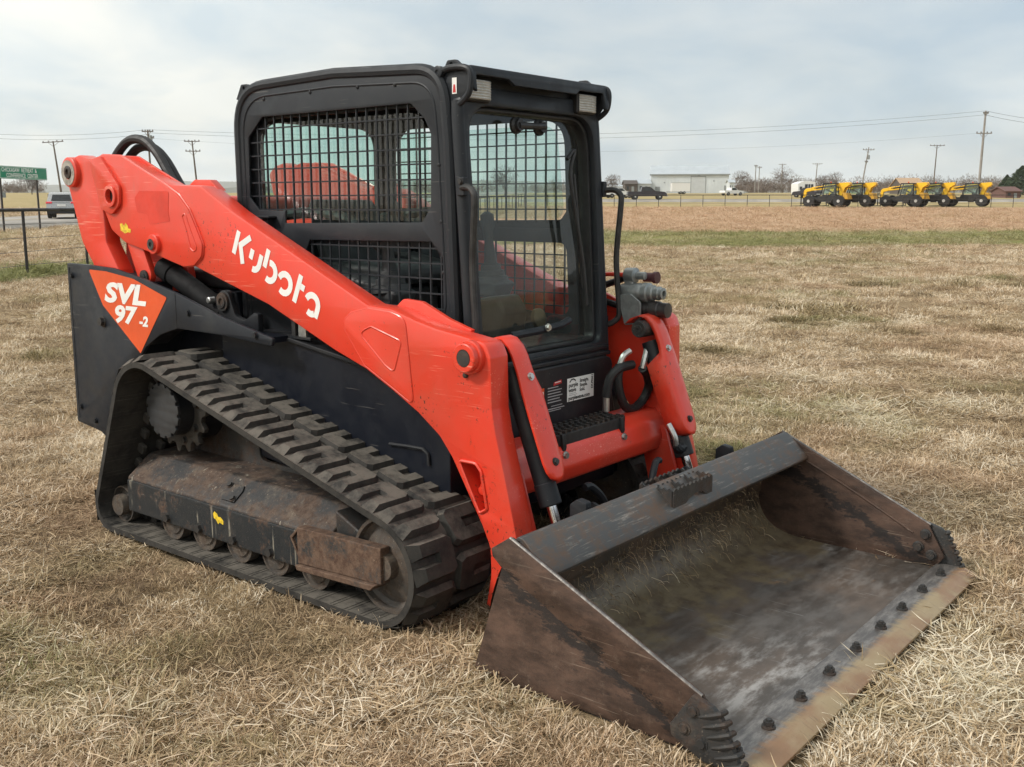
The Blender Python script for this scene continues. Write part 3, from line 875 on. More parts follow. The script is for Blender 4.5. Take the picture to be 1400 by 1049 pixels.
def make_track(s):
    yo, yi = s*0.98, s*0.53
    mb = MB(); n = len(LOOP)
    vs = [(x, yo, z) for x, z in LOOP] + [(x, yi, z) for x, z in LOOP] + [(x, yi, z) for x, z in LOOP_IN] + [(x, yo, z) for x, z in LOOP_IN]
    fs = []
    for i in range(n):
        j = (i+1) % n
        fs += [(i, j, n+j, n+i), (n+i, n+j, 2*n+j, 2*n+i), (2*n+i, 2*n+j, 3*n+j, 3*n+i), (3*n+i, 3*n+j, j, i)]
    mb.add(vs, fs)
    tr = mb.build('rubber_track', RUBBER, loader)
    for k in range(NU):
        for row in (0, 1):
            (x, z), a = on_loop((k + 0.5*row + 0.32) * TOTAL/NU)
            me_ = LUG_B if (k % 5 == 3 and row == 0) else LUG_U
            # outward normal of the loop (counter-clockwise): tangent turned right
            tx, tz = math.cos(a), math.sin(a); nx, nz = tz, -tx
            ysgn = -s if row == 0 else s            # across the belt, away from the edge the lug starts at
            y = s*0.98 if row == 0 else s*0.545
            m = Matrix(((tx, 0, nx, x), (0, ysgn, 0, y), (tz, 0, nz, z), (0, 0, 0, 1)))
            o = put('tread_lug', me_, RUBBER, tr)
            o.matrix_local = m
    # grooved inner face and guide teeth
    g = MB(); Lp = loop_points(-0.0275, 0.02)
    for i in range(0, 400):
        (x, z), a = on_loop(i*0.043 if i*0.043 < TOTAL else 0)
        if i*0.043 >= TOTAL: break
        tx, tz = math.cos(a), math.sin(a); nx, nz = tz, -tx
        c = Vector((x - nx*0.0262, s*0.90, z - nz*0.0262))
        m = Matrix(((tx, 0, nx), (0, 1, 0), (tz, 0, nz)))
        if i % 2 == 0:
            for du in (-.010, .010): g.obox(c + Vector((tx, 0, tz))*du, (0.0025, 0.15, 0.003), m)
    gr = g.build('inner_ribs', RUBBER, tr); gr['kind'] = 'stuff'
    g = MB()
    for i in range(60):
        (x, z), a = on_loop(i*TOTAL/60)
        tx, tz = math.cos(a), math.sin(a); nx, nz = tz, -tx
        m = Matrix(((tx, 0, nx), (0, 1, 0), (tz, 0, nz)))
        for yy in (0.70, 0.80): g.obox((x-nx*0.05, s*yy, z-nz*0.05), (0.045, 0.03, 0.05), m)
    gr = g.build('guide_teeth', RUBBER, tr, bev=0.008); gr['kind'] = 'stuff'
    return tr

def ring(mb, cx, cz, y0, y1, r0, r1, n=28):
    a = [(cx+r1*math.cos(2*PI*i/n), cz+r1*math.sin(2*PI*i/n)) for i in range(n)]
    b = [(cx+r0*math.cos(2*PI*i/n), cz+r0*math.sin(2*PI*i/n)) for i in range(n)]
    mb.loft([[(x, y0, z) for x, z in a], [(x, y1, z) for x, z in a], [(x, y1, z) for x, z in b], [(x, y0, z) for x, z in b]], False, True)

def make_undercarriage(s):
    Y = lambda v: s*v
    def sec(x, yo, zb, zt, zr):
        return [(x, Y(.60), .11), (x, Y(yo), zb), (x, Y(yo), zt), (x, Y(.79), zr), (x, Y(.60), zr+.008)]
    mb = MB(); mb.loft([sec(-1.075, .865, .135, .235, .325), sec(-1.005, .918, .107, .272, .368), sec(.30, .918, .107, .272, .372), sec(.445, .905, .107, .272, .372)])
    fr = mb.build('track_frame', RUSTY, loader, bev=0.009, smooth=20)
    plate('frame_side', [fillet([(-1.0,.108,.01),(-1.0,.262,.01),(.31,.262,.01),(.31,.108,.01)], .01)], Y(.910), Y(.926), FRAME_FACE, fr, .004)
    # bolted inspection plate, lower bolts
    m = Matrix.Rotation(0, 3, 'X')
    a_ = math.atan2(.370-.272, .918-.79)
    mb = MB(); rot = Matrix(((1,0,0),(0,math.cos(a_),-s*-math.sin(a_)),(0,s*-math.sin(a_),math.cos(a_))))
    nrm = Vector((0, s*math.sin(a_), math.cos(a_)))
    cen = Vector((-.245, Y(.862), .272 + (.918-.862)*math.tan(a_))) + nrm*0.008
    tv = Vector((0, s*math.cos(a_), -math.sin(a_)))
    hexa = [(-.055,-.045),(.045,-.045),(.06,-.02),(.06,.045),(-.03,.045),(-.055,.02)]
    mb.add([cen + Vector((u,0,0)) + tv*v - nrm*.008 for u, v in hexa] + [cen + Vector((u,0,0)) + tv*v for u, v in hexa],
           [tuple(range(5,-1,-1)), tuple(range(6,12))] + [(i,(i+1)%6,6+(i+1)%6,6+i) for i in range(6)])
    mb.build('cover_plate', RUSTY, fr, bev=0.003)
    for u, v in ((-.04,-.03),(.04,.03)): bolt(fr, cen + Vector((u,0,0)) + tv*v, nrm, STEEL_DARK, BOLT, 1.2)
    for x in (-.665,-.415,-.16,.09): bolt(fr, (x, Y(.924), .135), (0, s, 0), STEEL_DARK, BOLT_BIG, 1.15)
    # front guard, folded plate with a lower flange
    mb = MB()
    mb.prism([(.29,.135),(.775,.158),(.775,.302),(.29,.288)], Y(.895), Y(.945))
    mb.prism([(.30,.112),(.73,.130),(.76,.157),(.29,.134)], Y(.88), Y(.962))
    gd = mb.build('front_guard', RUST_GUARD, fr, bev=0.005)
    mb = MB(); mb.prism([(.235,.235),(.292,.288),(.292,.276),(.25,.232),(.292,.165),(.292,.148)], Y(.92), Y(.938))
    mb.build('guard_tip', RUST_GUARD, fr, bev=0.002)
    mb = MB(); mb.prism([(.44,.16),(.73,.17),(.73,.27),(.60,.30),(.44,.37)], Y(.62), Y(.87)); mb.build('yoke', STEEL_DARK, fr, bev=0.01)
    # inner wall rising to the drive motor, with a dark oval window
    ov = fillet([(-.36,.40,.05),(-.02,.40,.05),(-.02,.50,.05),(-.36,.52,.05)], .05)
    wl_ = fillet([(-1.02,.32),(.42,.32),(.42,.42),(.10,.50),(-.40,.62),(-.52,.80),(-.95,.80),(-1.02,.5)], .03)
    plate('inner_wall', [wl_, ov], Y(.60), Y(.625), STEEL_DARK, fr, .004)
    # rollers
    for x in (-.66,-.41,-.155,.095,.35):
        mb = MB(); c = (x, 0, .118)
        mb.lathe((x, Y(.905), .118), (0, -s, 0), [(0,.03),(0.001,.062),(.008,.066),(.008,.080),(.0,.083),(.0,.091),(.05,.092),(.06,.06),(.24,.06),(.25,.092),(.29,.091)], 28)
        mb.build('roller', ROLLER, loader)
    # front and rear idlers
    for nm, (cx, cz, r) in (('front_idler', (C1[0], C1[1], C1[2]-.028)), ('rear_idler', (C2[0], C2[1], C2[2]-.028))):
        mb = MB(); mb.lathe((cx, Y(.90), cz), (0, -s, 0), [(-.03,.02),(-.03,.05),(.005,.055),(.012,r*.55),(.03,r*.80),(.02,r*.90),(0,r*.93),(0,r),(.06,r),(.09,r*.8),(.25,r*.8),(.28,r),(.33,r),(.33,.05)], 36)
        idl = mb.build(nm, ROLLER, loader)
    # sprocket, final drive and cap
    cx, cz = C3[0]-.01, C3[1]-.008; T = 15; prof = []
    for i in range(T):
        a0 = 2*PI*i/T
        for da, r in ((-.5,.178),(-.33,.180),(-.20,.196),(-.11,.212),(.11,.212),(.20,.196),(.33,.180)):
            prof.append((cx+r*math.cos(a0+da*2*PI/T), cz+r*math.sin(a0+da*2*PI/T)))
    sp = plate('sprocket', [prof, circ(cx, cz, .122, 30)], Y(.745), Y(.772), SPROCKET, loader, .004)
    mb = MB(); mb.lathe((cx, Y(.62), cz), (0, s, 0), [(0,.16),(.12,.16),(.125,.142),(.15,.14),(.15,.126),(.225,.122),(.23,.11)], 30)
    mb.build('drive_hub', BLACK, sp)
    cap = []
    for i in range(14):
        a0 = 2*PI*i/14
        cap += [(cx+.131*math.cos(a0), cz+.131*math.sin(a0)), (cx+.131*math.cos(a0+.28), cz+.131*math.sin(a0+.28)), (cx+.119*math.cos(a0+.31), cz+.119*math.sin(a0+.31)), (cx+.119*math.cos(a0+.42), cz+.119*math.sin(a0+.42))]
    plate('hub_cap', [cap], Y(.846), Y(.862), make_cap if False else CAPM, sp, .003)
    for i in range(8):
        a0 = 2*PI*(i+.3)/8
        bolt(sp, (cx+.152*math.cos(a0), Y(.772), cz+.152*math.sin(a0)), (0, s, 0), STEEL_DARK, BOLT_BIG, .9)
CAPM = plain('grey_hub_cap', (0.035, 0.037, 0.04), 0.45)
for s in (-1, 1):
    make_track(s); make_undercarriage(s)
mb = MB(); y_ = -.9268
mb.add([(-.305+u, y_, .205+v) for u, v in ((0,.02),(.012,.032),(.03,.025),(.038,.012),(.055,.014),(.075,.0),(.072,-.018),(.045,-.012),(.035,-.022),(.02,-.004),(.005,.0))], [tuple(range(11))])
mb.build('torn_sticker', YELLOW, loader, smooth=0)

# ---- lift arms
beam = fillet([(-1.34,1.80,.02),(-.90,1.66,.03),(-.64,1.652,.05),(-.41,1.537,0),(.455,1.172,.06),(.585,1.166,.06),(.714,1.131,.1),(.819,1.108,.1),(1.0,1.083,.05),(1.068,1.074,.05),(1.093,1.02,.03),
               (1.098,.83,.05),(1.115,.74,.1),(1.154,.60,.2),(1.203,.41,.2),(1.245,.22,.08),(1.215,.085,.06),(1.13,.055,.02),(1.064,.072,.01),(1.088,.20,.2),(1.083,.304,.1),(1.045,.38,.1),(.969,.502,.2),(.896,.619,.1),
               (.832,.693,.1),(.723,.768,.1),(.586,.840,.1),(.433,.912,.1),(.246,.972,0),(-.182,1.136,0),(-.714,1.280,0),(-.98,1.40,.05),(-1.30,1.55,.03)], .02, 4)
doubler = fillet([(-1.545,1.785,.02),(-1.448,1.813,.03),(-1.28,1.804,.05),(-1.09,1.73,.2),(-.916,1.664,.1),(-.80,1.612,.1),(-.724,1.545,.1),(-.665,1.45,.1),(-.628,1.385,.05),(-.64,1.33,.04),(-.70,1.288,.04),(-.783,1.279,.03),(-.988,1.324,.1),(-1.279,1.382,.06),(-1.396,1.442,.06),(-1.452,1.535,.06),(-1.5,1.66,.05)], .02, 5)
hingeplate = fillet([(-1.54,1.788,.01),(-1.458,1.545,.02),(-1.36,1.515,.05),(-1.285,1.565,.05),(-1.275,1.655,.04),(-1.44,1.806,.02)], .02, 5)
frontplate = fillet([(.318,1.108,.04),(.36,1.138,.03),(.455,1.160,.03),(.585,1.153,.05),(.66,1.135,.05),(.70,.80,.02),(.586,.856,.03),(.433,.928,.03),(.31,1.075,.03)], .03, 4)
link = fillet([(-1.655,1.818,.06),(-1.556,1.792,.03),(-1.456,1.546,.05),(-1.447,1.378,.05),(-1.345,1.244,.02),(-1.30,1.13,0),(-1.55,1.13,0),(-1.59,1.267,.05),(-1.682,1.373,.08),(-1.78,1.654,.1),(-1.808,1.755,.04),(-1.745,1.80,.05)], .02, 5)
pocket = fillet([(.935,.616,.012),(1.02,.617,.025),(1.046,.59,.02),(1.074,.45,.012),(1.038,.428,.012)], .012, 4)
def dim_poly(): return fillet([(.405,1.060,.05),(.475,1.090,.03),(.645,1.045,.02),(.600,.918,.02),(.552,.942,.04)], .03, 5)
ARM_O, ARM_I = .68, .575
for s in (-1, 1):
    arm = plate('lift_arm', [beam, pocket, circ(-1.008,1.378,.001,6)][:2], s*ARM_O, s*ARM_I, RED_WORN, loader, .012)
    mb = MB(); mb.prism([(.90,.63),(1.08,.63),(1.09,.42),(1.0,.41)], s*.60, s*.585); mb.build('pocket_back', RED_WORN, arm)
    # rolled rim of the hand pocket
    mb = MB(); mb.tube([(x, s*(ARM_O+.001), z) for x, z in pocket], .0065, 6, False, True); mb.build('pocket_rim', RED_WORN, arm)
    mb = MB(); mb.lathe((1.02,s*.60,.505),(0,s,0),[(0,.03),(.03,.028),(.032,.018),(.05,.016),(.052,.003)],10); mb.build('pocket_pin', RED_WORN, arm)
    # rear doubler with its slot, and the pinned hinge plate
    slot = fillet([(-.775,1.515,.02),(-.748,1.528,.02),(-.728,1.48,.02),(-.668,1.366,.02),(-.695,1.350,.02),(-.72,1.368,.02),(-.745,1.45,.02)], .02, 4)
    db = plate('arm_doubler', [doubler], s*(ARM_O-.004), s*(ARM_O+.013), RED, arm, .004)
    mb = MB(); mb.tube([(x, s*(ARM_O+.0015), z) for x, z in doubler], .0045, 6, False, True); mb.build('weld_bead', RED_WORN, db)
    mb = MB(); mb.tube([(x, s*(ARM_O+.0125), z) for x, z in slot], .0045, 6, False, True); mb.build('slot_weld', RED, db)
    mb = MB(); mb.prism(doubler, s*(ARM_O-.10), s*(ARM_O-.088)); mb.build('inner_plate', RED, arm, bev=.003)
    hp = plate('hinge_plate', [hingeplate, circ(-1.352,1.607,.034,20)], s*(ARM_O+.012), s*(ARM_O+.03), RED, arm, .004)
    mb = MB(); ring(mb, -1.352, 1.607, s*(ARM_O+.002), s*(ARM_O+.042), .034, .054); mb.build('pin_boss', RED, arm, bev=.003)
    mb = MB(); mb.lathe((-1.352,s*(ARM_O+.0145),1.607),(0,s,0),[(0,.0335),(.002,.033)],20); mb.build('pin_hole', INK, arm)
    mb = MB(); mb.lathe((-1.008,s*(ARM_O+.010),1.378),(0,s,0),[(0,.048),(.018,.048),(.022,.044),(.022,.03),(.03,.028),(.03,.012),(.02,.011)],24); mb.build('pin_boss', RED, arm)
    mb = MB(); mb.lathe((-1.008,s*(ARM_O+.036),1.378),(0,s,0),[(0,.029),(.006,.027),(.006,.011),(-.004,.01)],20); mb.build('pin_cap', STEEL_DARK, arm)
    # front reinforcing plate with a sunk dimple outline
    fp = plate('front_plate', [frontplate], s*(ARM_O-.004), s*(ARM_O+.005), RED, arm, .003)
    mb = MB(); mb.tube([(x, s*(ARM_O+.0008), z) for x, z in frontplate], .0042, 6, False, True); mb.build('weld_bead', RED_WORN, fp)
    mb = MB(); dp = dim_poly(); mb.tube([(x, s*(ARM_O+.0045), z) for x, z in dp], .004, 6, False, True); mb.build('dimple', RED, fp)
    # tilt-cylinder pin at the knee
    mb = MB(); mb.lathe((1.003,s*(ARM_O-.01),1.016),(0,s,0),[(0,.064),(.03,.064),(.034,.060),(.034,.056),(.055,.054),(.058,.050),(.058,.033),(.05,.032)],28); mb.build('knee_boss', RED_WORN, arm)
    mb = MB(); mb.lathe((1.003,s*(ARM_O+.037),1.016),(0,s,0),[(0,.032),(.012,.031),(.013,.004)],24); mb.build('knee_pin', STEEL_DARK, arm)
    mb = MB(); mb.lathe((.975,s*(ARM_O-.002),.945),(0,s,0),[(0,.011),(.012,.010),(.016,.003)],10); mb.build('grease_nipple', STEEL_DARK, arm)
    # inner gusset that shows above the knee
    gus = fillet([(.50,1.15,0),(.56,1.198,.03),(.66,1.192,.05),(.80,1.135,.05),(.92,1.10,0),(.90,1.06,0),(.5,1.10,0)], .02)
    plate('knee_gusset', [gus], s*(ARM_I-.012), s*(ARM_I+.012), RED, arm, .004)
    # small folded rib on the top where hoses pass
    plate('hose_rib', [fillet([(-.84,1.655,0),(-.79,1.682,.02),(-.67,1.680,.02),(-.60,1.63,0)], .02)], s*(ARM_I-.01), s*(ARM_I+.03), RED, arm, .003)
    # upright rear link with its top pin
    lk = plate('rear_link', [link], s*.700, s*.615, RED, loader, .010)
    mb = MB(); mb.lathe((-1.722,s*.692,1.731),(0,s,0),[(0,.078),(.03,.076),(.034,.07)],28); mb.build('link_boss', RED, lk)
    mb = MB(); mb.lathe((-1.722,s*.722,1.731),(0,s,0),[(0,.034),(.010,.033),(.012,.030),(.012,.016),(.004,.014)],24); mb.build('link_pin', STEEL_DARK, lk)
    mb = MB(); ring(mb, -1.724, 1.728, s*.7225, s*.7285, .034, .064); mb.build('bare_washer', plain('worn_bare_steel', (.40,.37,.33), .45, .6, .3, 40), lk)
    if s < 0:
        mb = MB(); pts = fillet([(-1.80,1.757),(-1.745,1.796),(-1.695,1.80),(-1.73,1.735),(-1.715,1.665),(-1.76,1.652),(-1.785,1.70)], .015)
        mb.add([(x, s*.7005-.0015, z) for x, z in pts], [tuple(range(len(pts)))]); mb.build('bare_metal_wear', ZINC, lk, smooth=0)
    # curved front link under the arm, lift cylinder and its ears
    mb = MB(); mb.cyl((-1.03,s*.60,1.235),(-.62,s*.585,1.06),.050,20); lc = mb.build('lift_cylinder', MATTE, loader)
    mb = MB(); mb.cyl((-1.09,s*.605,1.262),(-1.01,s*.60,1.228),.056,20); mb.build('cylinder_cap', MATTE, lc, bev=.006)
    mb = MB(); mb.prism(fillet([(-1.53,1.14),(-1.50,1.42,.05),(-1.38,1.60,.05),(-1.10,1.50,.05),(-.96,1.26,.05),(-.94,1.14)], .02), s*.515, s*.555); mb.build('tower_wall', RED, loader, bev=.004)
    plate('control_link', [fillet([(-1.26,1.42,.05),(-1.18,1.40,.05),(-1.09,1.22,.05),(-1.14,1.16,.05),(-1.21,1.19,.05),(-1.30,1.38,.05)],.04,5)], s*.672, s*.64, RED, loader, .005)
    mb = MB(); mb.lathe((-1.15,s*.675,1.215),(0,s,0),[(0,.034),(.008,.033),(.008,.02),(.014,.018),(.014,.003)],18); mb.build('control_pin', STEEL_DARK, loader)
    ear = fillet([(-.64,1.0,0),(-.64,1.10,.05),(-.60,1.175,.05),(-.54,1.175,.05),(-.515,1.12,.03),(-.49,1.06,.04),(-.42,1.045,.04),(-.35,1.085,.02),(-.32,1.08,.01),(-.32,1.0,0)], .03, 5)
    er = plate('pivot_ear', [ear], s*.600, s*.63, BLACK, loader, .004)
    mb = MB(); mb.lathe((-.572,s*.628,1.122),(0,s,0),[(0,.044),(.014,.043),(.014,.03),(.02,.028),(.02,.018),(.012,.016)],22); mb.build('ear_bushing', STEEL_DARK, er)
    mb = MB(); mb.lathe((-.655,s*.625,1.125),(0,s,0),[(0,.016),(.03,.016),(.034,.012),(.034,.003)],14); mb.build('spring_pin', ZINC, er)
    mb = MB(); mb.box((-.135,min(s*.585,s*.625),.99),(.03,max(s*.585,s*.625),1.002)); br = mb.build('valve_bracket', BLACK, loader)
    mb = MB(); mb.box((-.055,min(s*.605,s*.62),1.0),(-.005,max(s*.605,s*.62),1.07)); mb.build('valve_plate', ZINC, br, bev=.003)
    mb = MB(); mb.box((-.10,min(s*.59,s*.62),1.0),(-.075,max(s*.59,s*.62),1.09)); mb.build('valve_body', PLASTIC, br, bev=.003)

# writing and marks on the right arm
arm_r = [o for o in loader.children if o.name.startswith('lift_arm')][0]
A_ = math.atan2(-.255, .557); OX, OZ = -.419, 1.357; YT = -(ARM_O + .0015)
def arm_uv(u, v): return (OX + u*math.cos(A_) - v*math.sin(A_), YT, OZ + u*math.sin(A_) + v*math.cos(A_))
def arc2(cx, cy, r, a0, a1, n=14): return [(cx + r*math.cos(R(a0+(a1-a0)*i/n)), cy + r*math.sin(R(a0+(a1-a0)*i/n))) for i in range(n+1)]
W_ = .0275
letters = [[[(.013,.0),(.013,.110)], [(.100,.120),(.046,.058),(.088,-.014)]],
           [[(.131,.078),(.131,.032)], [(.196,.082)] + arc2(.160,.034,.036,0,-95,8)],
           [[(.231,.126),(.231,.042)], arc2(.272,.040,.039,112,-112)],
           [arc2(.379,.038,.041,168,-118)],
           [[(.464,.122),(.464,-.006)], [(.479,.077),(.505,.077)]],
           [arc2(.570,.038,.040,168,0,9) + [(.610,-.004)], arc2(.570,.038,.040,-48,-112,5)]]
for strokes in letters:
    mb = MB()
    for k_, st in enumerate(strokes): stroke(mb, st, W_, lambda u, v, k_=k_: (arm_uv(u, v)[0], YT - .0004*k_, arm_uv(u, v)[2]))
    mb.build('lettering', WHITE, arm_r, smooth=0)
def mark(name, pts, y, mat, par):
    mb = MB(); mb.add([(x, y, z) for x, z in pts], [tuple(range(len(pts)))]); return mb.build(name, mat, par, smooth=0)
mark('label_ghost', fillet([(-1.165,1.60),(-1.12,1.632),(-.87,1.628),(-.885,1.53),(-.87,1.488),(-1.05,1.472),(-1.06,1.52),(-1.15,1.53)], .012), -(ARM_O+.0142), PATCH, arm_r)
mark('torn_sticker', [(-1.312,1.472),(-1.29,1.475),(-1.275,1.462),(-1.262,1.478),(-1.245,1.466),(-1.238,1.45),(-1.215,1.447),(-1.222,1.428),(-1.245,1.432),(-1.27,1.425),(-1.31,1.44)], -(ARM_O+.0142), YELLOW, arm_r)
# the hose bundle arching over the rear cross tube
mb = MB(); mb.cyl((-.88,-.575,1.56),(-.88,.575,1.56),.05,20); mb.build('arm_cross_tube', RED, loader)
for dy, dz in ((0,0),(.05,-.035)):
    mb = MB(); mb.tube(spline([(-1.62,-.56+dy,1.70),(-1.57,-.55+dy,1.80+dz),(-1.45,-.54+dy,1.885+dz),(-1.32,-.53+dy,1.885+dz),(-1.21,-.53+dy,1.82+dz),(-1.10,-.53+dy,1.70+dz),(-1.0,-.53+dy,1.60+dz)], 6), .023, 10)
    mb.build('hydraulic_hose', HOSE, loader)

# ---- cab
cab = MB()
cab_side = fillet([(-.62,.95,0),(-.627,2.092,.20),(.05,2.110,.3),(.672,2.082,.17),(.700,1.80,.1),(.725,1.10,.1),(.76,.95,0)], .05, 9)
upper_cut = fillet([(-.545,1.871,.02),(-.44,1.958,.02),(.505,1.962,.02),(.58,1.899,.02),(.613,1.841,.02),(.608,1.558,.03),(.56,1.496,.03),(-.30,1.484,.005),(-.298,1.538,.005),(-.487,1.542,.01),(-.553,1.60,.02)], .01, 3)
lower_cut = fillet([(-.135,1.412,.01),(.61,1.42,.02),(.668,1.36,.02),(.670,1.03,.01),(.02,1.03,.01),(-.20,1.30,.02)], .01, 3)
def in_poly(p, poly):
    x, y = p; c = False
    for i in range(len(poly)):
        (x0, y0), (x1, y1) = poly[i-1], poly[i]
        if (y0 > y) != (y1 > y) and x < (x1-x0)*(y-y0)/(y1-y0)+x0: c = not c
    return c
cab_root = plate('cab', [fillet([(-.60,-.44,.03),(.72,-.44,.03),(.72,.44,.03),(-.60,.44,.03)],.03)], 0, .001, CAB, loader, .0001)
# the roof: cab_root mesh is replaced by a pressed roof skin
mb = MB()
nx, ny = 12, 8
def roof_z(u, v): return 2.055 + .040*(1-abs(2*v-1)**4)*(1-abs(2*u-1)**6)
top = [[(-.58+1.26*i/nx, -.44+.88*j/ny, roof_z(i/nx, j/ny)) for j in range(ny+1)] for i in range(nx+1)]
bot = [[(p[0], p[1], p[2]-.03) for p in r_] for r_ in top]
def grid(mb, G):
    n_, m_ = len(G), len(G[0])
    mb.add([p for r_ in G for p in r_], [(i*m_+j, (i+1)*m_+j, (i+1)*m_+j+1, i*m_+j+1) for i in range(n_-1) for j in range(m_-1)])
grid(mb, top); grid(mb, bot)
cab_root.data = mb.mesh('cab'); cab_root.data.materials.append(CAB)

def guard_bars(poly, pitch, w, y0, y1, mb, ox=0.0, oz=0.0):
    xs = [p[0] for p in poly]; zs = [p[1] for p in poly]
    def span(fixed, vert):
        hits = []
        for i in range(len(poly)):
            (x0, z0), (x1, z1) = poly[i-1], poly[i]
            a0, a1, b0, b1 = (x0, x1, z0, z1) if vert else (z0, z1, x0, x1)
            if (a0 > fixed) != (a1 > fixed): hits.append(b0 + (b1-b0)*(fixed-a0)/(a1-a0))
        hits.sort(); return list(zip(hits[::2], hits[1::2]))
    x = min(xs) + pitch + ox
    while x < max(xs) - pitch*.3:
        for a, b in span(x, True): mb.box((x-w/2, y0, a-.012), (x+w/2, y1, b+.012))
        x += pitch
    z = min(zs) + pitch + oz
    while z < max(zs) - pitch*.3:
        for a, b in span(z, False): mb.box((a-.012, y0+.0007, z-w/2), (b+.012, y1-.0007, z+w/2))
        z += pitch

for s in (-1, 1):
    pn = plate('side_guard', [cab_side, upper_cut, lower_cut], s*.462, s*.472, CAB, cab_root, .003)
    mb = MB()
    for poly in (upper_cut, lower_cut): guard_bars(poly, .0605, .0062, min(s*.452, s*.4605), max(s*.452, s*.4605), mb)
    mb.build('guard_mesh', CAB, cab_root)
    # the pressed rim of the side frame
    pth = [(x, s*.458, z) for x, z in cab_side]
    mb = MB(); mb.tube(pth, .026, 10, True, False); mb.build('roll_frame', CAB, cab_root)
    inner = fillet([(-.575,1.0,0),(-.582,2.046,.18),(.05,2.058,.3),(.628,2.036,.16),(.652,1.80,.1),(.69,1.10,.1)], .06, 8)
    mb = MB(); mb.tube([(x, s*.4715, z) for x, z in inner], .005, 6); mb.build('panel_bead', CAB, cab_root)
    for x, z in ((-.42,2.035),(-.10,2.045),(.20,2.046),(.42,2.04),(.655,1.72),(.665,1.50),(.674,1.30),(.684,1.12)):
        mb = MB(); mb.lathe((x, s*.4715, z), (0, s, 0), [(0,.009),(.004,.008),(.006,.003)], 10); mb.build('rivet', BLACK, cab_root)
    # side glass behind the guard
    mb = MB(); g_ = fillet([(-.50,1.50,.06),(-.50,1.93,.10),(.55,1.93,.10),(.60,1.50,.06)], .06, 5)
    mb.add([(x, s*.440, z) for x, z in g_], [tuple(range(len(g_)))]); mb.build('side_window', GLASS, cab_root, smooth=0)
    fr_out = fillet([(-.60,.96,0),(-.60,2.06,.1),(.66,2.05,.1),(.70,.96,0)], .05)
    plate('window_frame', [fr_out, fillet([(-.50,1.455,.09),(-.50,1.95,.13),(.60,1.95,.13),(.62,1.455,.06)], .08, 7), fillet([(-.40,1.10,.05),(-.40,1.39,.05),(.62,1.39,.05),(.64,1.05,.05)], .05, 5)], s*.425, s*.437, CAB, cab_root, .003)
    # tool rest on the sill
    mb = MB(); mb.box((-.47, min(s*.47,s*.52), 1.505), (-.36, max(s*.47,s*.52), 1.515)); mb.box((-.425, min(s*.47,s*.505), 1.42), (-.385, max(s*.47,s*.505), 1.505)); mb.build('arm_lock', BLACK, cab_root, bev=.003)
    # lifting eyes on the roof
    for x in (-.60, .70):
        ey = fillet([(x-.06,2.05,0),(x-.02,2.115,.01),(x+.02,2.115,.01),(x+.08,2.07,0),(x+.06,2.03,0)], .008)
        plate('lifting_eye', [ey, circ(x, 2.098, .008, 10)], s*.425, s*.445, CAB, cab_root, .002)

# rear wall with the rear window
rw_out = fillet([(-.44,.96),(-.44,2.05,.1),(.44,2.05,.1),(.44,.96)], .03); rw_in = fillet([(-.36,1.40,.09),(-.36,1.95,.11),(.36,1.95,.11),(.36,1.40,.09)], .09, 6)
put('rear_wall', plate_mesh([rw_out, rw_in], .02, lambda u, v, w: (-.585+w, u, v), .004), CAB, cab_root)
mb = MB(); mb.add([(-.590, y, z) for y, z in rw_in], [tuple(range(len(rw_in)))]); mb.build('rear_window', GLASS, cab_root, smooth=0)
mb = MB(); mb.box((-.58,-.44,.94), (.76,.44,.965)); mb.build('cab_floor', PLASTIC, cab_root)

# front frame: leans back slightly towards the top
def front_map(off):
    x0, z0, x1, z1 = .815, .90, .735, 2.03
    L = math.hypot(x1-x0, z1-z0); tx, tz = (x1-x0)/L, (z1-z0)/L; nx_, nz_ = tz, -tx
    return lambda u, v, w=0.0: (x0 + tx*v + nx_*(w+off), u, z0 + tz*v + nz_*(w+off))
FMAP = front_map(0)
f_out = fillet([(-.468,-.01,.02),(-.468,1.12,.10),(.468,1.12,.10),(.468,-.01,.02)], .02, 6)
f_in = fillet([(-.408,.045,.05),(-.424,1.050,.14),(.424,1.050,.14),(.408,.045,.05)], .05, 8)
put('door_frame', plate_mesh([f_out, f_in], .05, FMAP, .008), CAB, cab_root)
f_in2 = fillet([(-.392,.062,.04),(-.408,1.034,.125),(.408,1.034,.125),(.392,.062,.04)], .05, 8)
put('door_seal', plate_mesh([[(u*1.008, v) for u, v in f_in], f_in2], .055, front_map(-.032), .006), PLASTIC, cab_root)
mb = MB(); mb.add([front_map(-.040)(u, v) for u, v in f_in], [tuple(range(len(f_in)))]); mb.build('windscreen', GLASS_FRONT, cab_root, smooth=0)
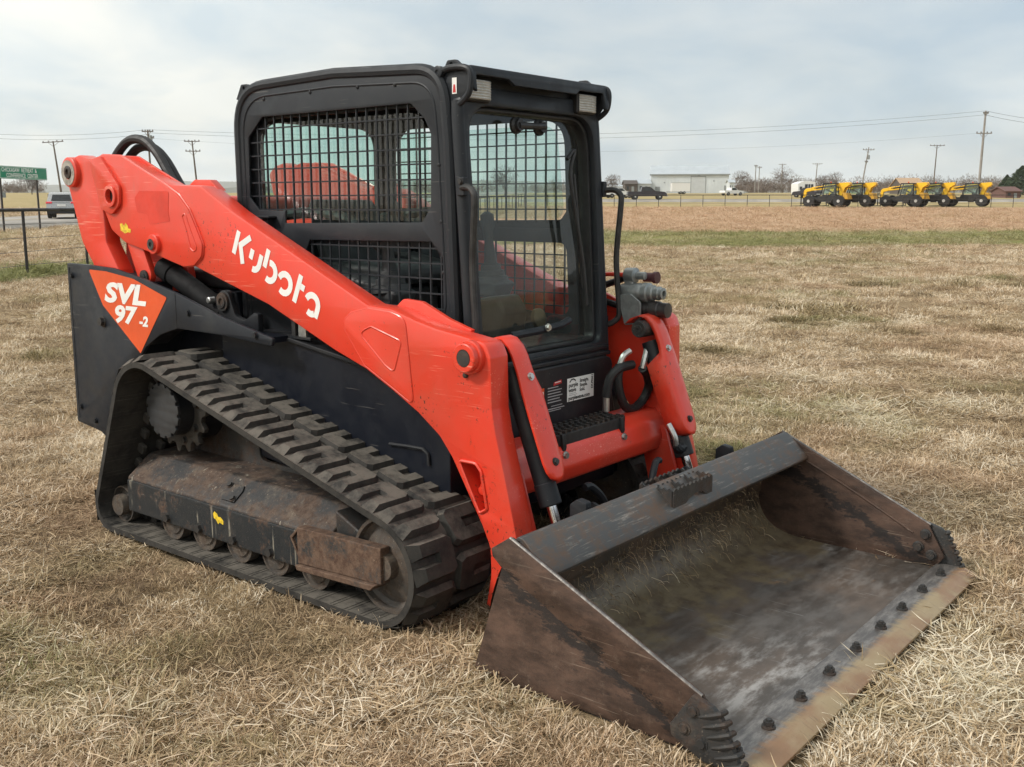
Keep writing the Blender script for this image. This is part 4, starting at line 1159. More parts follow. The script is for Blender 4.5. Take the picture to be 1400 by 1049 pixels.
# outer pillar covers, grab handles
for s in (-1, 1):
    mb = MB(); mb.tube([FMAP(s*.456, .0, .0), FMAP(s*.456, .3), FMAP(s*.456, 1.0), FMAP(s*.452, 1.06)], .027, 12); mb.build('front_pillar', CAB, cab_root)
    gp = [(.775,s*.475,1.628),(.83,s*.50,1.632),(.862,s*.505,1.612),(.868,s*.505,1.57),(.852,s*.50,1.36),(.855,s*.50,1.25),(.868,s*.505,1.10),(.862,s*.505,1.05),(.825,s*.49,1.02),(.79,s*.475,1.02)]
    mb = MB(); mb.tube(spline(gp, 4), .0135, 10); gh = mb.build('grab_handle', WORN := plain('worn_black_tube', (0.03,0.03,0.03), .45, .2, .4, 20), cab_root)
    for z in (1.63, 1.02): bolt(cab_root, (.785, s*.490, z+.025), (0, s, 0), STEEL_DARK, BOLT, .9)
    mb = MB(); mb.box((.765, min(s*.462,s*.49), 1.60), (.80, max(s*.462,s*.49), 1.67)); mb.build('handle_bracket', CAB, cab_root, bev=.004)
    mb = MB(); mb.box((.785, min(s*.462,s*.49), .99), (.82, max(s*.462,s*.49), 1.06)); mb.build('handle_bracket', CAB, cab_root, bev=.004)
# visor with two work lamps
vis = fillet([(-.46,2.0,.03),(-.46,2.088,.015),(.46,2.088,.015),(.46,2.0,.03),(.435,1.975,.02),(.425,1.985,0),(.425,2.050,.01),(.25,2.050,.01),(.215,2.030,.01),(-.20,2.030,.01),(-.235,2.052,.01),(-.43,2.055,.01),(-.44,1.99,0)], .01, 4)
put('visor', plate_mesh([vis], .022, lambda u, v, w: (.812+w - (v-2.03)*.25, u, v), .006), CAB, cab_root)
mb = MB()
mb.prism([(.70,2.075),(.74,2.092),(.80,2.086),(.80,2.072),(.74,2.078)], -.455, .455)
mb.prism([(.69,1.955),(.745,1.955),(.745,2.08),(.69,2.08)], -.45, .45)
mb.build('visor_box', CAB, cab_root, bev=.006)
for s in (-1, 1):
    sd = fillet([(.655,2.035),(.70,2.075),(.80,2.075,.02),(.808,2.0,.03),(.76,1.945,.03),(.70,1.955)], .02)
    plate('visor_cheek', [sd], s*.448, s*.458, CAB, cab_root, .003)
    mb = MB(); mb.tube(spline([(.66,s*.462,2.072),(.72,s*.468,2.082),(.79,s*.468,2.078),(.818,s*.466,2.055),(.814,s*.466,1.995),(.79,s*.465,1.965),(.745,s*.462,1.94)], 4), .0125, 10); mb.build('lamp_guard', CAB, cab_root)
    mb = MB(); mb.lathe((.655,s*.455,2.07),(0,s,0),[(0,.024),(.02,.024),(.022,.02),(.022,.009),(.018,.008)],16); mb.build('guard_boss', CAB, cab_root)
    yc = -.378 if s < 0 else .345
    mb = MB(); mb.box((.742,yc-.072,1.957),(.787,yc+.072,2.048)); lb = mb.build('lamp_housing', PLASTIC, cab_root, bev=.012, seg=3)
    mb = MB(); G_ = []
    for j in range(15):
        z = 1.967 + .072*j/14
        G_.append([(.788+.007*(1-abs(2*i/10-1)**4)+.0035*(j % 2), yc-.064+.128*i/10, z) for i in range(11)])
    grid(mb, G_); mb.build('work_lamp', LAMP, cab_root)
mb = MB(); mb.add([(.718,-.4605,1.985),(.742,-.4605,1.985),(.742,-.4605,2.045),(.718,-.4605,2.045)], [(0,1,2,3)]); mb.build('warning_label', WHITE, cab_root, smooth=0)
mb = MB(); mb.add([(.722,-.4615,1.99),(.738,-.4615,1.99),(.734,-.4615,2.02),(.726,-.4615,2.02)], [(0,1,2,3)]); mb.build('label_print', INK_RED, cab_root, smooth=0)
# small inner grip high on the windscreen, wiper, door handle bar
h0 = front_map(.03)
mb = MB(); mb.tube([h0(-.125,.985), h0(-.07,.986), h0(0,.988), h0(.05,.990)], .015, 10); gr_ = mb.build('screen_grip', PLASTIC, cab_root)
for u in (-.115, .04): mb = MB(); mb.lathe(front_map(.002)(u, .987), (1,0,.07), [(0,.034),(.012,.034),(.02,.026),(.034,.024)], 20); mb.build('grip_mount', PLASTIC, cab_root)
mb = MB(); mb.tube(spline([h0(.20,.86),h0(.26,.90),h0(.22,.80),h0(.245,.62),h0(.285,.40),h0(.30,.22)],5), .0085, 8); wp = mb.build('wiper_arm', PLASTIC, cab_root)
mb = MB(); mb.tube([front_map(.014)(.265,.80), front_map(.014)(.30,.30)], .009, 6); mb.build('wiper_blade', PLASTIC, cab_root)
mb = MB(); mb.tube([h0(-.25,.135), h0(-.05,.14), h0(.10,.15), h0(.16,.165)], .017, 8); mb.build('door_bar', CAB, cab_root)
bolt(cab_root, h0(-.02,.15,.018), (1,0,0), ZINC, BOLT, 1.2)
# inside: seat, consoles, joysticks, lap bar
mb = MB()
mb.prism([(-.36,1.18),(-.10,1.18),(.06,1.20),(.10,1.25),(.06,1.29),(-.30,1.30)], -.24, .24); seat = mb.build('seat', SEATM, cab_root, bev=.03, seg=3)
mb = MB(); mb.prism([(-.40,1.28),(-.32,1.28),(-.40,1.56),(-.44,1.60),(-.48,1.57)], -.20, .20); mb.build('seat_back', SEATM, cab_root, bev=.03, seg=3)
mb = MB(); mb.box((-.40,-.22,.96),(.0,.22,1.18)); mb.build('seat_base', PLASTIC, cab_root, bev=.02)
for s in (-1, 1):
    mb = MB(); mb.prism([(-.35,1.16),(.30,1.12),(.34,1.20),(-.35,1.33)], s*.27, s*.41); con = mb.build('console', SEATM, cab_root, bev=.02)
    mb = MB(); mb.lathe((.24,s*.34,1.19),(-.1,0,1),[(0,.085),(.03,.08),(.035,.066),(.06,.064),(.065,.05),(.09,.048),(.095,.034),(.12,.03),(.2,.022),(.26,.026),(.28,.034),(.33,.033),(.345,.01)],18); mb.build('joystick', SEATM, cab_root)
    mb = MB(); mb.tube(spline([(-.38,s*.40,1.52),(-.20,s*.40,1.53),(.02,s*.38,1.50),(.14,s*.30,1.38),(.16,s*.22,1.36)],5), .026, 10); mb.build('lap_bar', SEATM, cab_root)
mb = MB(); mb.prism([(.42,.97),(.58,.97),(.60,1.10),(.55,1.17),(.42,1.15)], .0, .17); mb.build('foot_box', plain('dark_box', (.02,.018,.016), .8), cab_root, bev=.02)
mb = MB(); mb.lathe((.58,.255,1.05),(1,0,.2),[(0,.045),(.02,.045),(.03,.035),(.035,.02)],18); mb.build('cup_holder', plain('dusty_ochre', (.09,.07,.035), .7), cab_root)

# ---- front panel below the door, stickers, step
mb = MB(); mb.prism(fillet([(-.455,.60,.02),(-.455,.885,.06),(.455,.885,.06),(.455,.60,.02)], .04, 5), .80, .872, 'x'); fpn = mb.build('front_panel', BLACK, loader, bev=.008)
for k, (z0, z1, x) in enumerate(((.885,.905,.86),(.912,.932,.85))):
    mb = MB(); mb.box((.74,-.455,z0),(x,.455,z1)); mb.build('door_sill', BLACK, loader, bev=.006)
fx = .8735
def fmap(y0, z0, dx=0.0): return lambda u, v: (fx+dx, y0+u, z0+v)
mb = MB(); mb.add([(fx,.095,.715),(fx,.298,.715),(fx,.298,.818),(fx,.095,.818)], [(0,1,2,3)]); mb.build('auction_sticker', WHITE, fpn, smooth=0)
put('sticker_print', text_mesh('purple\nwave', .027, fmap(.105,.778,.001), .0006, lines=.8), INK, fpn)
put('sticker_print', text_mesh('Straight.\nSimple.\nSold.', .021, fmap(.188,.792,.001), .0005, lines=.95), INK, fpn)
mb = MB(); mb.add([(fx+.001,.108,.741),(fx+.001,.168,.741),(fx+.001,.168,.744),(fx+.001,.108,.744)], [(0,1,2,3)]); mb.add([(fx+.001,.108,.748),(fx+.001,.160,.748),(fx+.001,.160,.751),(fx+.001,.108,.751)], [(0,1,2,3)]); mb.build('sticker_print', INK_GREY, fpn, smooth=0)
put('sticker_print', text_mesh('purplewave.com', .0245, fmap(.104,.721,.001), .0008), INK, fpn)
put('sticker_print', text_mesh('DU9661', .020, lambda u, v: (fx+.001, .290-v, .752+u*.95), .0006), INK, fpn)
mb = MB(); stroke(mb, [(.112,.800),(.125,.811),(.142,.812),(.158,.803)], .006, lambda u, v: (fx+.001, u, v)); mb.build('sticker_print', INK, fpn, smooth=0)
mb = MB(); mb.add([(fx,y,z) for y,z in ((-.005,.80),(.055,.806),(.052,.822),(-.002,.816))], [(0,1,2,3)]); mb.build('warning_label', INK_RED, fpn, smooth=0)
mb = MB(); mb.add([(fx+.001,.004,.811),(fx+.001,.046,.813),(fx+.001,.046,.817),(fx+.001,.004,.815)], [(0,1,2,3)]); mb.build('sticker_print', WHITE, fpn, smooth=0)
mb = MB()
for k_, (w0, w1) in enumerate(((-.045,.03),(-.045,.055),(-.045,.048),(-.045,.06),(-.045,.04),(-.045,.052))):
    z_ = .792 - .0125*k_; mb.add([(fx,w0,z_),(fx,w1,z_),(fx,w1,z_+.004),(fx,w0,z_+.004)], [(0,1,2,3)])
mb.build('sticker_print', INK_GREY, fpn, smooth=0)
mb = MB()
for (a, b, c, d) in ((-.045,.700,.075,.704),(-.045,.692,.05,.695),(-.02,.712,.06,.715)): mb.add([(fx,a,b),(fx,c,b),(fx,c,d),(fx,a,d)], [(0,1,2,3)])
mb.build('label_print', INK_GREY, fpn, smooth=0)
mb = MB(); mb.add([(fx,-.105,.71),(fx,-.07,.71),(fx,-.07,.80),(fx,-.105,.80)], [(0,1,2,3)]); mb.build('warning_label', ORANGE, fpn, smooth=0)
mb = MB(); mb.add([(fx+.0005,-.10,.745),(fx+.0005,-.075,.745),(fx+.0005,-.075,.785),(fx+.0005,-.10,.785)], [(0,1,2,3)]); mb.build('label_print', WHITE, fpn, smooth=0)
# step: toothed tread pan
mb = MB()
mb.box((.945,-.25,.640),(1.072,.25,.650))
mb.box((1.062,-.25,.598),(1.075,.25,.652)); mb.box((.945,-.25,.60),(.957,.25,.652))
for s in (-1, 1): mb.box((.945, min(s*.24,s*.252), .60), (1.075, max(s*.24,s*.252), .655))
st_ = mb.build('front_step', PLASTIC, loader, bev=.003)
mb = MB()
for i in range(26):
    y = -.24 + .48*i/25
    for x in (.955, .985, 1.015, 1.045, 1.067):
        if (i + int(x*1000)) % 2 == 0: mb.box((x-.008, y-.007, .6498), (x+.006, y+.007, .662))
tt = mb.build('tread_teeth', STEEL_DARK, st_); tt['kind'] = 'stuff'
for s in (-1, 1):
    mb = MB(); mb.prism([(.98,.655),(1.085,.655),(1.092,.60),(1.075,.545),(1.05,.545),(1.04,.60),(.98,.62)], s*.215-.012, s*.215+.012); mb.build('step_bracket', PLASTIC, st_, bev=.003)
    bolt(st_, (1.092, s*.215, .57), (1,0,0), ZINC, BOLT, 1.2)

# ---- red cross member between the arms
mb = MB(); mb.prism(fillet([(.90,.47,.02),(1.085,.452,.03),(1.105,.52,.05),(1.085,.60,.05),(1.03,.635,.03),(.90,.635,.02)], .03, 5), -.575, .575); xm = mb.build('cross_member', RED_WORN, loader, bev=.003)
for s in (-1, 1):
    gz = fillet([(1.02,.60,.02),(1.12,.56,.03),(1.20,.30,.03),(1.17,.16,.03),(1.06,.20,.03),(1.0,.46,.02)], .02)
    plate('arm_gusset', [gz], s*.52, s*.545, RED_WORN, loader, .004)

# ---- tilt cylinders with their red guards
for s in (-1, 1):
    y = s*.500
    a = Vector((1.02, y, 1.012)); b = Vector((1.278, y, .345)); ax = (b-a).normalized()
    mb = MB(); mb.cyl(a + ax*.06, a + ax*.575, .040, 24); cyl = mb.build('tilt_cylinder', BLACK, loader)
    mb = MB(); mb.cyl(a + ax*.51, a + ax*.60, .0435, 24); mb.build('gland_nut', BLACK, cyl, bev=.006)
    mb = MB(); mb.cyl(a + ax*.60, b + ax*.05, .020, 20); mb.build('chrome_rod', CHROME, cyl)
    mb = MB(); mb.lathe((1.025, y-s*.072, 1.016), (0, s, 0), [(0,.038),(.15,.038)], 24); mb.lathe((1.025, y-s*.073, 1.016),(0,-s,0),[(0,.037),(.006,.035),(.006,.020),(.010,.018),(.010,.008),(.004,.006)],24); mb.build('cylinder_eye', STEEL_DARK, cyl)
    mb = MB(); mb.lathe((1.29, y-s*.06, .30), (0, s, 0), [(0,.05),(.12,.05)], 20); mb.build('rod_eye', STEEL_DARK, cyl)
    # guard: bent sheet over the front of the barrel with folded flanks; narrower at the top
    nrm = Vector((-ax.z, 0, ax.x)); nrm = nrm if nrm.x > 0 else -nrm
    def gp_(t, off, yy): p = a + ax*t + nrm*off; return (p.x, y + yy, p.z)
    # stations: t along the axis, half width inner side (towards the cab), outer side
    stn = [(-.050,-.060,.036,.056),(-.066,-.020,.036,.056),(-.064,.020,.036,.056),(-.046,.048,.036,.056),(-.012,.066,.036,.056),(.03,.074,.036,.056),(.09,.076,.036,.056),(.125,.076,.042,.058),(.165,.076,.056,.062),(.30,.076,.056,.062),(.44,.076,.056,.060),(.475,.076,.052,.054),(.50,.076,.038,.040),(.515,.076,.015,.015)]
    rows = []
    for t, off, wi, wo in stn:
        row = []
        fd = .095 if wi > .05 else (.065 if t > .45 else .022)
        for yy, dn in ((-wi, -fd), (-wi*.98, -.006), (-wi*.86, 0), (-wi*.4, .003), (wo*.4, .003), (wo*.86, 0), (wo*.98, -.004), (wo, -.012)):
            row.append(gp_(t, off + dn, s*yy))
        rows.append(row)
    mb = MB(); grid(mb, rows)
    gme = mb.mesh('cylinder_guard', 50)
    go_ = put('cylinder_guard', gme, RED_WORN, cyl)
    sm = go_.modifiers.new('solid', 'SOLIDIFY'); sm.thickness = .006; sm.offset = -1
    for t in (.115, .445):
        bolt(cyl, gp_(t, .079, 0), nrm, ZINC if t < .2 else STEEL_DARK, BOLT, 1.1)
    # hoses at the barrel
    if s > 0:
        mb = MB(); mb.tube(spline([(1.0,.40,.92),(.985,.37,.90),(.975,.355,.86)],5), .014, 8); mb.build('hose_fitting', ZINC, cyl)
        mb = MB(); mb.tube(spline([(1.04,.475,.92),(1.045,.45,.88),(1.04,.44,.84)],5), .014, 8); mb.build('hose_fitting', ZINC, cyl)
        loop = [(1.04,.44,.84),(1.03,.50,.80),(1.01,.545,.735),(.99,.53,.675),(.985,.46,.645),(.985,.39,.665),(.98,.35,.73),(.975,.34,.80),(.975,.355,.86)]
        mb = MB(); mb.tube(spline(loop, 6), .021, 10); mb.build('hydraulic_hose', HOSE, cyl)
        mb = MB(); mb.tube(spline([(1.0,.42,.855),(.985,.33,.845),(.965,.29,.80),(.955,.28,.72)], 6), .021, 10); mb.build('hydraulic_hose', HOSE, cyl)
        mb = MB(); mb.cyl((.955,.28,.72),(.955,.28,.655),.016,10); mb.build('hose_fitting', ZINC, cyl)
        mb = MB(); mb.tube(spline([gp_(.44,.02,-.085),gp_(.50,.03,-.082),gp_(.54,.02,-.075)],4), .013, 8); mb.build('hose_fitting', ZINC, cyl)
        mb = MB(); mb.tube(spline([gp_(.54,.02,-.075),gp_(.56,.02,-.06),gp_(.56,.02,-.02)],4), .02, 8); mb.build('elbow', BLACK, cyl)

# ---- auxiliary hydraulic couplers on the left arm
aux = MB(); aux.prism(fillet([(.90,1.02,.01),(.985,1.03,.01),(.985,1.13,.02),(.93,1.165,.02),(.87,1.16,.02),(.87,1.12,.01)], .01), .50, .512)
aux = aux.build('auxiliary_coupler', GALV, loader, bev=.003)
mb = MB(); mb.lathe((.84,.55,1.17),(1,0,.0),[(0,.028),(.03,.04),(.12,.042),(.13,.036),(.135,.046),(.16,.046),(.165,.036),(.185,.036),(.19,.030),(.215,.032),(.22,.026),(.235,.027),(.237,.014),(.22,.012)],20); mb.build('coupler_body', GALV, aux)
mb = MB(); mb.lathe((.84,.55,1.095),(1,0,.0),[(0,.02),(.03,.034),(.17,.034),(.175,.040),(.215,.040),(.22,.034),(.262,.034),(.264,.01)],20); mb.build('coupler_body', plain('dark_coupler', (.06,.055,.055), .4, .5), aux)
mb = MB(); mb.lathe((.87,.56,1.245),(1,0,.0),[(0,.034),(.05,.036),(.055,.018),(.10,.018),(.102,.006)],16); mb.build('coupler_body', GALV, aux)
mb = MB(); mb.box((.87,.535,1.16),(.92,.575,1.25)); mb.build('coupler_block', GALV, aux, bev=.008)
mb = MB(); mb.lathe((.93,.62,1.235),(1,0,0),[(0,.022),(.05,.022),(.052,.028),(.07,.028),(.072,.008)],14); mb.build('dust_cap', plain('maroon_cap', (.10,.035,.04), .5), aux)
mb = MB(); mb.tube(spline([(.74,.53,1.14),(.745,.53,1.22),(.77,.53,1.245),(.88,.54,1.248)],5), .010, 8); mb.build('guard_rod', RED, aux)
mb = MB(); mb.tube(spline([(.66,.55,1.16),(.74,.56,1.19),(.80,.56,1.21),(.87,.56,1.235)],5), .016, 8); mb.build('hydraulic_hose', HOSE, aux)
mb = MB(); mb.tube(spline([(.62,.56,1.10),(.72,.56,1.12),(.84,.55,1.10)],5), .016, 8); mb.build('hydraulic_hose', HOSE, aux)

# ---- quick hitch between arms and bucket
mb = MB(); mb.box((1.22,-.50,.10),(1.27,.50,.30)); mb.box((1.20,-.50,.06),(1.29,.50,.10))
hitch = mb.build('quick_hitch', BLACK, loader, bev=.006)
for s in (-1, 1):
    mb = MB(); mb.tube(spline([(1.27,s*.16,.28),(1.26,s*.18,.40),(1.24,s*.24,.47),(1.235,s*.28,.475)],5), .016, 8); mb.build('hitch_lever', BLACK, hitch)
    plate('hitch_ear', [fillet([(1.20,.10),(1.36,.10),(1.38,.42,.03),(1.32,.46,.03),(1.22,.30)], .02)], s*.36, s*.345, BLACK, hitch, .003)

# ---- bucket
BW = 1.015
shell = [(1.487,.500),(1.452,.455),(1.405,.37),(1.372,.27),(1.365,.19),(1.380,.12),(1.420,.065),(1.485,.030),(1.58,.014),(1.80,.010),(2.20,.010)]
sh = [tuple(p) for p in spline([Vector((x, 0, z)) for x, z in shell], 4)]
sh = [(p[0], p[2]) for p in sh]
mb = MB(); T_ = .010
inner = sh
outer = []
for i, p in enumerate(sh):
    q0 = Vector(sh[max(i-1, 0)]); q1 = Vector(sh[min(i+1, len(sh)-1)]); t = (q1-q0).normalized(); n_ = Vector((t.y, -t.x)); 
    outer.append((p[0] + n_.x*T_*(-1 if n_.y > 0 else 1), p[1] + n_.y*T_*(-1 if n_.y > 0 else 1)))
NYB = 12
ga = [[(x, -BW+.004+2*(BW-.004)*j/NYB, z) for j in range(NYB+1)] for x, z in inner]
gb = [[(x, -BW+.004+2*(BW-.004)*j/NYB, z) for j in range(NYB+1)] for x, z in outer]
grid(mb, ga); grid(mb, gb)
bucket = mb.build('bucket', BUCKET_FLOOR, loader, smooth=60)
# top lip: folded sloping plate
lip = [(1.468,.500),(1.482,.512),(1.500,.508),(1.598,.420),(1.604,.404),(1.596,.392),(1.580,.396),(1.570,.408),(1.492,.480),(1.475,.485)]
mb = MB(); mb.prism(lip, -BW+.012, BW-.012); mb.build('top_lip', BUCKET_LIP, bucket, bev=.003)
side = fillet([(1.462,.508,.012),(1.388,.458,.01),(1.392,.434,.006),(1.424,.405,.006),(1.297,.004,.02),(2.20,.004,.0),(2.24,.06,.02),(2.165,.188,.0)], .01, 3)
strip = [(1.462,.510),(1.388,.460),(1.392,.434),(1.428,.405),(2.085,.075),(2.150,.150),(2.168,.190)]
for s in (-1, 1):
    sp_ = plate('side_plate', [side], s*(BW-.012), s*BW, BUCKET_SIDE, bucket, .002)
    plate('edge_strip', [strip], s*(BW-.001), s*(BW+.013), BUCKET_SIDE, bucket, .003)
    mb = MB(); mb.tube([(1.462,s*(BW+.006),.508),(2.168,s*(BW+.006),.188)], .0062, 6); mb.build('worn_edge', EDGE, bucket)
    # inner fold line of the strip
    mb = MB(); mb.tube(spline([(1.545,s*(BW-.012),.405),(1.62,s*(BW-.0125),.378),(1.85,s*(BW-.0125),.272),(2.10,s*(BW-.0125),.145)],3), .005, 6); mb.build('inner_bead', BUCKET_SIDE, bucket)
    # bolt-on side cutter with ribs
    cut = fillet([(2.150,.195,.004),(2.212,.178,.006),(2.245,.150,.006),(2.315,.004,.01),(2.19,.004,.01),(2.085,.052,.006),(2.080,.085,.006)], .006, 3)
    sc_ = plate('side_cutter', [cut], s*(BW+.012), s*(BW+.034), STEEL_DARK, bucket, .004)
    for x, z in ((2.155,.148),(2.128,.088),(2.185,.060)):
        mb = MB(); mb.lathe((x, s*(BW+.032), z), (0, s, 0), [(0,.022),(.004,.021),(.004,.015),(.010,.013),(.010,.002)], 16); mb.build('bolt_head', STEEL_DARK, sc_)
        mb = MB(); mb.lathe((x, s*(BW-.012), z), (0, -s, 0), [(0,.024),(.006,.024),(.008,.018),(.02,.017),(.02,.002)], 14); mb.build('nut', STEEL_DARK, sc_)
    for k in range(6):
        t = k/5; x0, z0 = 2.205+.068*t, .150-.135*t
        mb = MB(); mb.tube([(x0-.030, s*(BW+.033), z0-.013), (x0+.008, s*(BW+.036), z0+.004), (x0+.034, s*(BW+.028), z0+.014), (x0+.040, s*(BW+.010), z0+.016), (x0+.030, s*(BW-.004), z0+.013)], [.004,.0085,.010,.009,.004], 8); mb.build('cutter_rib', STEEL_DARK, sc_)
# bolted cutting edge, wear plate seam
mb = MB()
mb.prism([(2.205,.011),(2.205,.024),(2.325,.026),(2.376,.004),(2.376,-.006),(2.205,-.006)], -BW-.012, BW+.012)
ce = mb.build('cutting_edge', EDGE, bucket, bev=.002)
for k, y in enumerate((-.985,-.783,-.552,-.321,-.083,.161,.392,.633,.872)):
    mb = MB(); mb.lathe((0,0,0),(0,0,1),[(0,.022),(.007,.021),(.008,.018)],14)
    mb.prism(circ(0,0,.0165,6,R(11*k),R(11*k)+2*PI), .007, .022, 'z'); mb.lathe((0,0,.022),(0,0,1),[(0,.010),(.007,.009),(.008,.002)],10)
    mb.build('edge_bolt', STEEL_DARK, ce, (2.266, y, .0245), (0, 0, R(17*k)))
# toothed step bolted on the lip
stp = MB(); lipd = Vector((.098,0,-.088)).normalized(); lipn = Vector((.088,0,.098)).normalized()
def lp(u, y, w): p = Vector((1.487,0,.513)) + lipd*u + lipn*w; return (p.x, y, p.z)
y0, y1 = -.190, .112
def tooth_wall(mb, p0, p1, h0, h1, th, n):
    p0, p1 = Vector(p0), Vector(p1); d = p1-p0; L = d.length; d.normalize()
    side_ = d.cross(Vector((0,0,1))).normalized()*th/2
    top = []
    for i in range(n*2+1):
        t = i/(n*2); top.append((p0 + (p1-p0)*t, h1 if i % 2 else h0))
    vs_ = []; 
    for q, h in top: vs_ += [q-side_, q+side_, q-side_+Vector((0,0,h)), q+side_+Vector((0,0,h))]
    fs_ = []
    for i in range(n*2):
        a_, b_ = 4*i, 4*i+4
        fs_ += [(a_,b_,b_+2,a_+2), (a_+1,a_+3,b_+3,b_+1), (a_+2,b_+2,b_+3,a_+3)]
    mb.add(vs_, fs_)
# walls rise to a level top
def wall(pa, pb, n): tooth_wall(stp, pa, pb, .0, .0, .008, n)
zt = .500
stw = MB()
def wall2(x0, yy0, x1, yy1, zb0, zb1, n):
    pts = []
    for i in range(n*2+1):
        t = i/(n*2); pts.append((x0+(x1-x0)*t, yy0+(yy1-yy0)*t, zt + (.010 if i % 2 else 0)))
    d = Vector((x1-x0, yy1-yy0, 0)).normalized(); sd = Vector((-d.y, d.x, 0))*.004
    vs_ = []; 
    for i, (px, py, pz) in enumerate(pts):
        zb = zb0+(zb1-zb0)*i/(n*2); b = Vector((px, py, zb)); t_ = Vector((px, py, pz))
        vs_ += [b-sd, b+sd, t_-sd, t_+sd]
    fs_ = []
    for i in range(n*2):
        a_, b_ = 4*i, 4*i+4; fs_ += [(a_,b_,b_+2,a_+2),(a_+1,a_+3,b_+3,b_+1),(a_+2,b_+2,b_+3,a_+3)]
    k_ = 4*n*2; fs_ += [(0,2,3,1),(k_,k_+1,k_+3,k_+2)]
    stw.add(vs_, fs_)
xa, xb = 1.432, 1.575
wall2(xa, y0, xa, y1, .46, .46, 9)
for yy in (y0, -.085, .015, y1): wall2(xa, yy, xb, yy, .46, .432, 6)
wall2(1.50, y0, 1.50, y1, .46, .46, 9)
bstep = stw.build('bucket_step', STEEL_DARK, bucket, smooth=0)
arch = [(y0,.432),(y0+.09,.432),(y0+.12,.448),(y0+.17,.460),(y0+.22,.455),(y0+.255,.434),(y1,.432)]
toplist = [(y0+(y1-y0)*i/20, zt+(.010 if i % 2 else 0)) for i in range(21)]
mb = MB(); mb.prism(arch + toplist[::-1], 1.572, 1.582, 'x'); mb.build('step_front', STEEL_DARK, bstep)
# chalk marks on the lip, tie-down ear behind it
ch = lambda u, v: lp(.012+u, v, .0045)
mb = MB(); stroke(mb, [(.02,.50),(.075,.492)], .012, ch); stroke(mb, [(.02,.535),(.05,.548),(.075,.53)], .010, ch); mb.build('chalk_mark', WHITE, bucket, smooth=0)
mb = MB(); stroke(mb, [(.02,.86),(.035,.90),(.05,.87)], .006, ch); stroke(mb, [(.06,.90),(.075,.95)], .006, ch); mb.build('chalk_mark', INK_GREY, bucket, smooth=0)
for yy in (.55, -.55):
    plate('hook_ear', [fillet([(1.37,.42),(1.37,.50,.01),(1.40,.522,.01),(1.44,.515,.01),(1.45,.46)], .01)], yy-.018, yy+.018, BLACK, bucket, .004)
# straw caught on the back of the bucket
def straw_mesh(rng, n):
    V, F, C = [], [], []
    for _ in range(n):
        k = min(len(sh)-2, max(1, int(rng.triangular(4, len(sh)*.72, len(sh)*.40)))); x, z = sh[k]
        q = Vector(sh[k+1])-Vector(sh[k-1]); q.normalize(); nn = Vector((-q.y, q.x)); nn = nn if nn.x > 0 or nn.y > 0 else -nn
        if nn.y < 0: nn = -nn if abs(nn.y) > abs(nn.x) else nn
        p = Vector((x + abs(nn.x)*.006, rng.uniform(-.97, .97), z + max(nn.y,0)*.006 + .002))
        L = rng.uniform(.02, .075); w = rng.uniform(.0006, .0012); an = rng.gauss(PI*.5, 1.0)
        d = Vector((q.x*math.sin(an), math.cos(an), q.y*math.sin(an))); out = Vector((abs(nn.x), 0, max(nn.y, 0)))
        b0 = len(V); sd = Vector((0,.8,.6))*w
        for j in range(4):
            t = j/3; pp = p + d*L*t + out*(.012*math.sin(PI*t)*rng.uniform(.3,1.2)); pp.z = max(pp.z, .018); V += [pp-sd, pp+sd]
        col = min(1, max(0, rng.gauss(.33, .25)))
        for j in range(3): F.append((b0+2*j, b0+2*j+1, b0+2*j+3, b0+2*j+2)); C.append(col)
    m_ = bpy.data.meshes.new('straw'); m_.from_pydata(V, [], F)
    at_ = m_.attributes.new('bc', 'FLOAT', 'FACE'); at_.data.foreach_set('value', C); m_.update()
    return m_
stw_ = put('straw_litter', straw_mesh(random.Random(7), 1500), BLADE)
tag(stw_, 'dry straw and grass caught along the inside back of the bucket', 'straw', kind='stuff')

# ------------------------------------------------------------------ surroundings
ASPHALT = plain('asphalt', (0.30, 0.275, 0.245), 0.85, 0, 0.2, 0.4)
LINE_Y = plain('road_paint_yellow', (0.55, 0.38, 0.06), 0.7)
WOOD = plain('weathered_pole_wood', (0.13, 0.105, 0.085), 0.85, 0, 0.3, 2)
WOOD_PALE = plain('grey_pole_wood', (0.27, 0.25, 0.23), 0.85, 0, 0.2, 2)
WIRE = plain('line_wire', (0.09, 0.09, 0.095), 0.6)
FENCE = plain('black_pipe', (0.022, 0.021, 0.021), 0.5, 0, 0.3, 2)
FENCE_W = plain('fence_wire', (0.16, 0.145, 0.13), 0.5, 0.4)
TYRE = plain('tyre_rubber', (0.022, 0.022, 0.023), 0.8)
RIM_W = plain('pale_grey_rim', (0.48, 0.48, 0.47), 0.5)
DARKGLASS = plain('dark_vehicle_glass', (0.025, 0.03, 0.035), 0.08)
SILVER = plain('silver_car_paint', (0.42, 0.43, 0.44), 0.3, 0.5, 0.05)
DARKBODY = plain('dark_maroon_black_paint', (0.020, 0.014, 0.018), 0.25)
WHITEBODY = plain('white_vehicle_paint', (0.74, 0.74, 0.73), 0.35, 0, 0.04)
TAILRED = plain('tail_lamp_red', (0.60, 0.03, 0.05), 0.25)
SIGN_G = plain('sign_green', (0.008, 0.25, 0.14), 0.45, 0, 0.08, 1)
SIGN_W = plain('sign_white', (0.78, 0.80, 0.78), 0.45, 0, 0.03)
METALW = plain('pale_metal_siding', (0.60, 0.64, 0.665), 0.5, 0, 0.05, 0.4)
METALR = plain('pale_metal_roof', (0.42, 0.46, 0.49), 0.45, 0, 0.05, 0.4)
TRIM = plain('grey_trim', (0.25, 0.27, 0.28), 0.5)
DOORM = plain('ribbed_door', (0.52, 0.545, 0.56), 0.5, 0, 0.05, 1)
BARN = plain('dark_brown_siding', (0.085, 0.07, 0.062), 0.7)
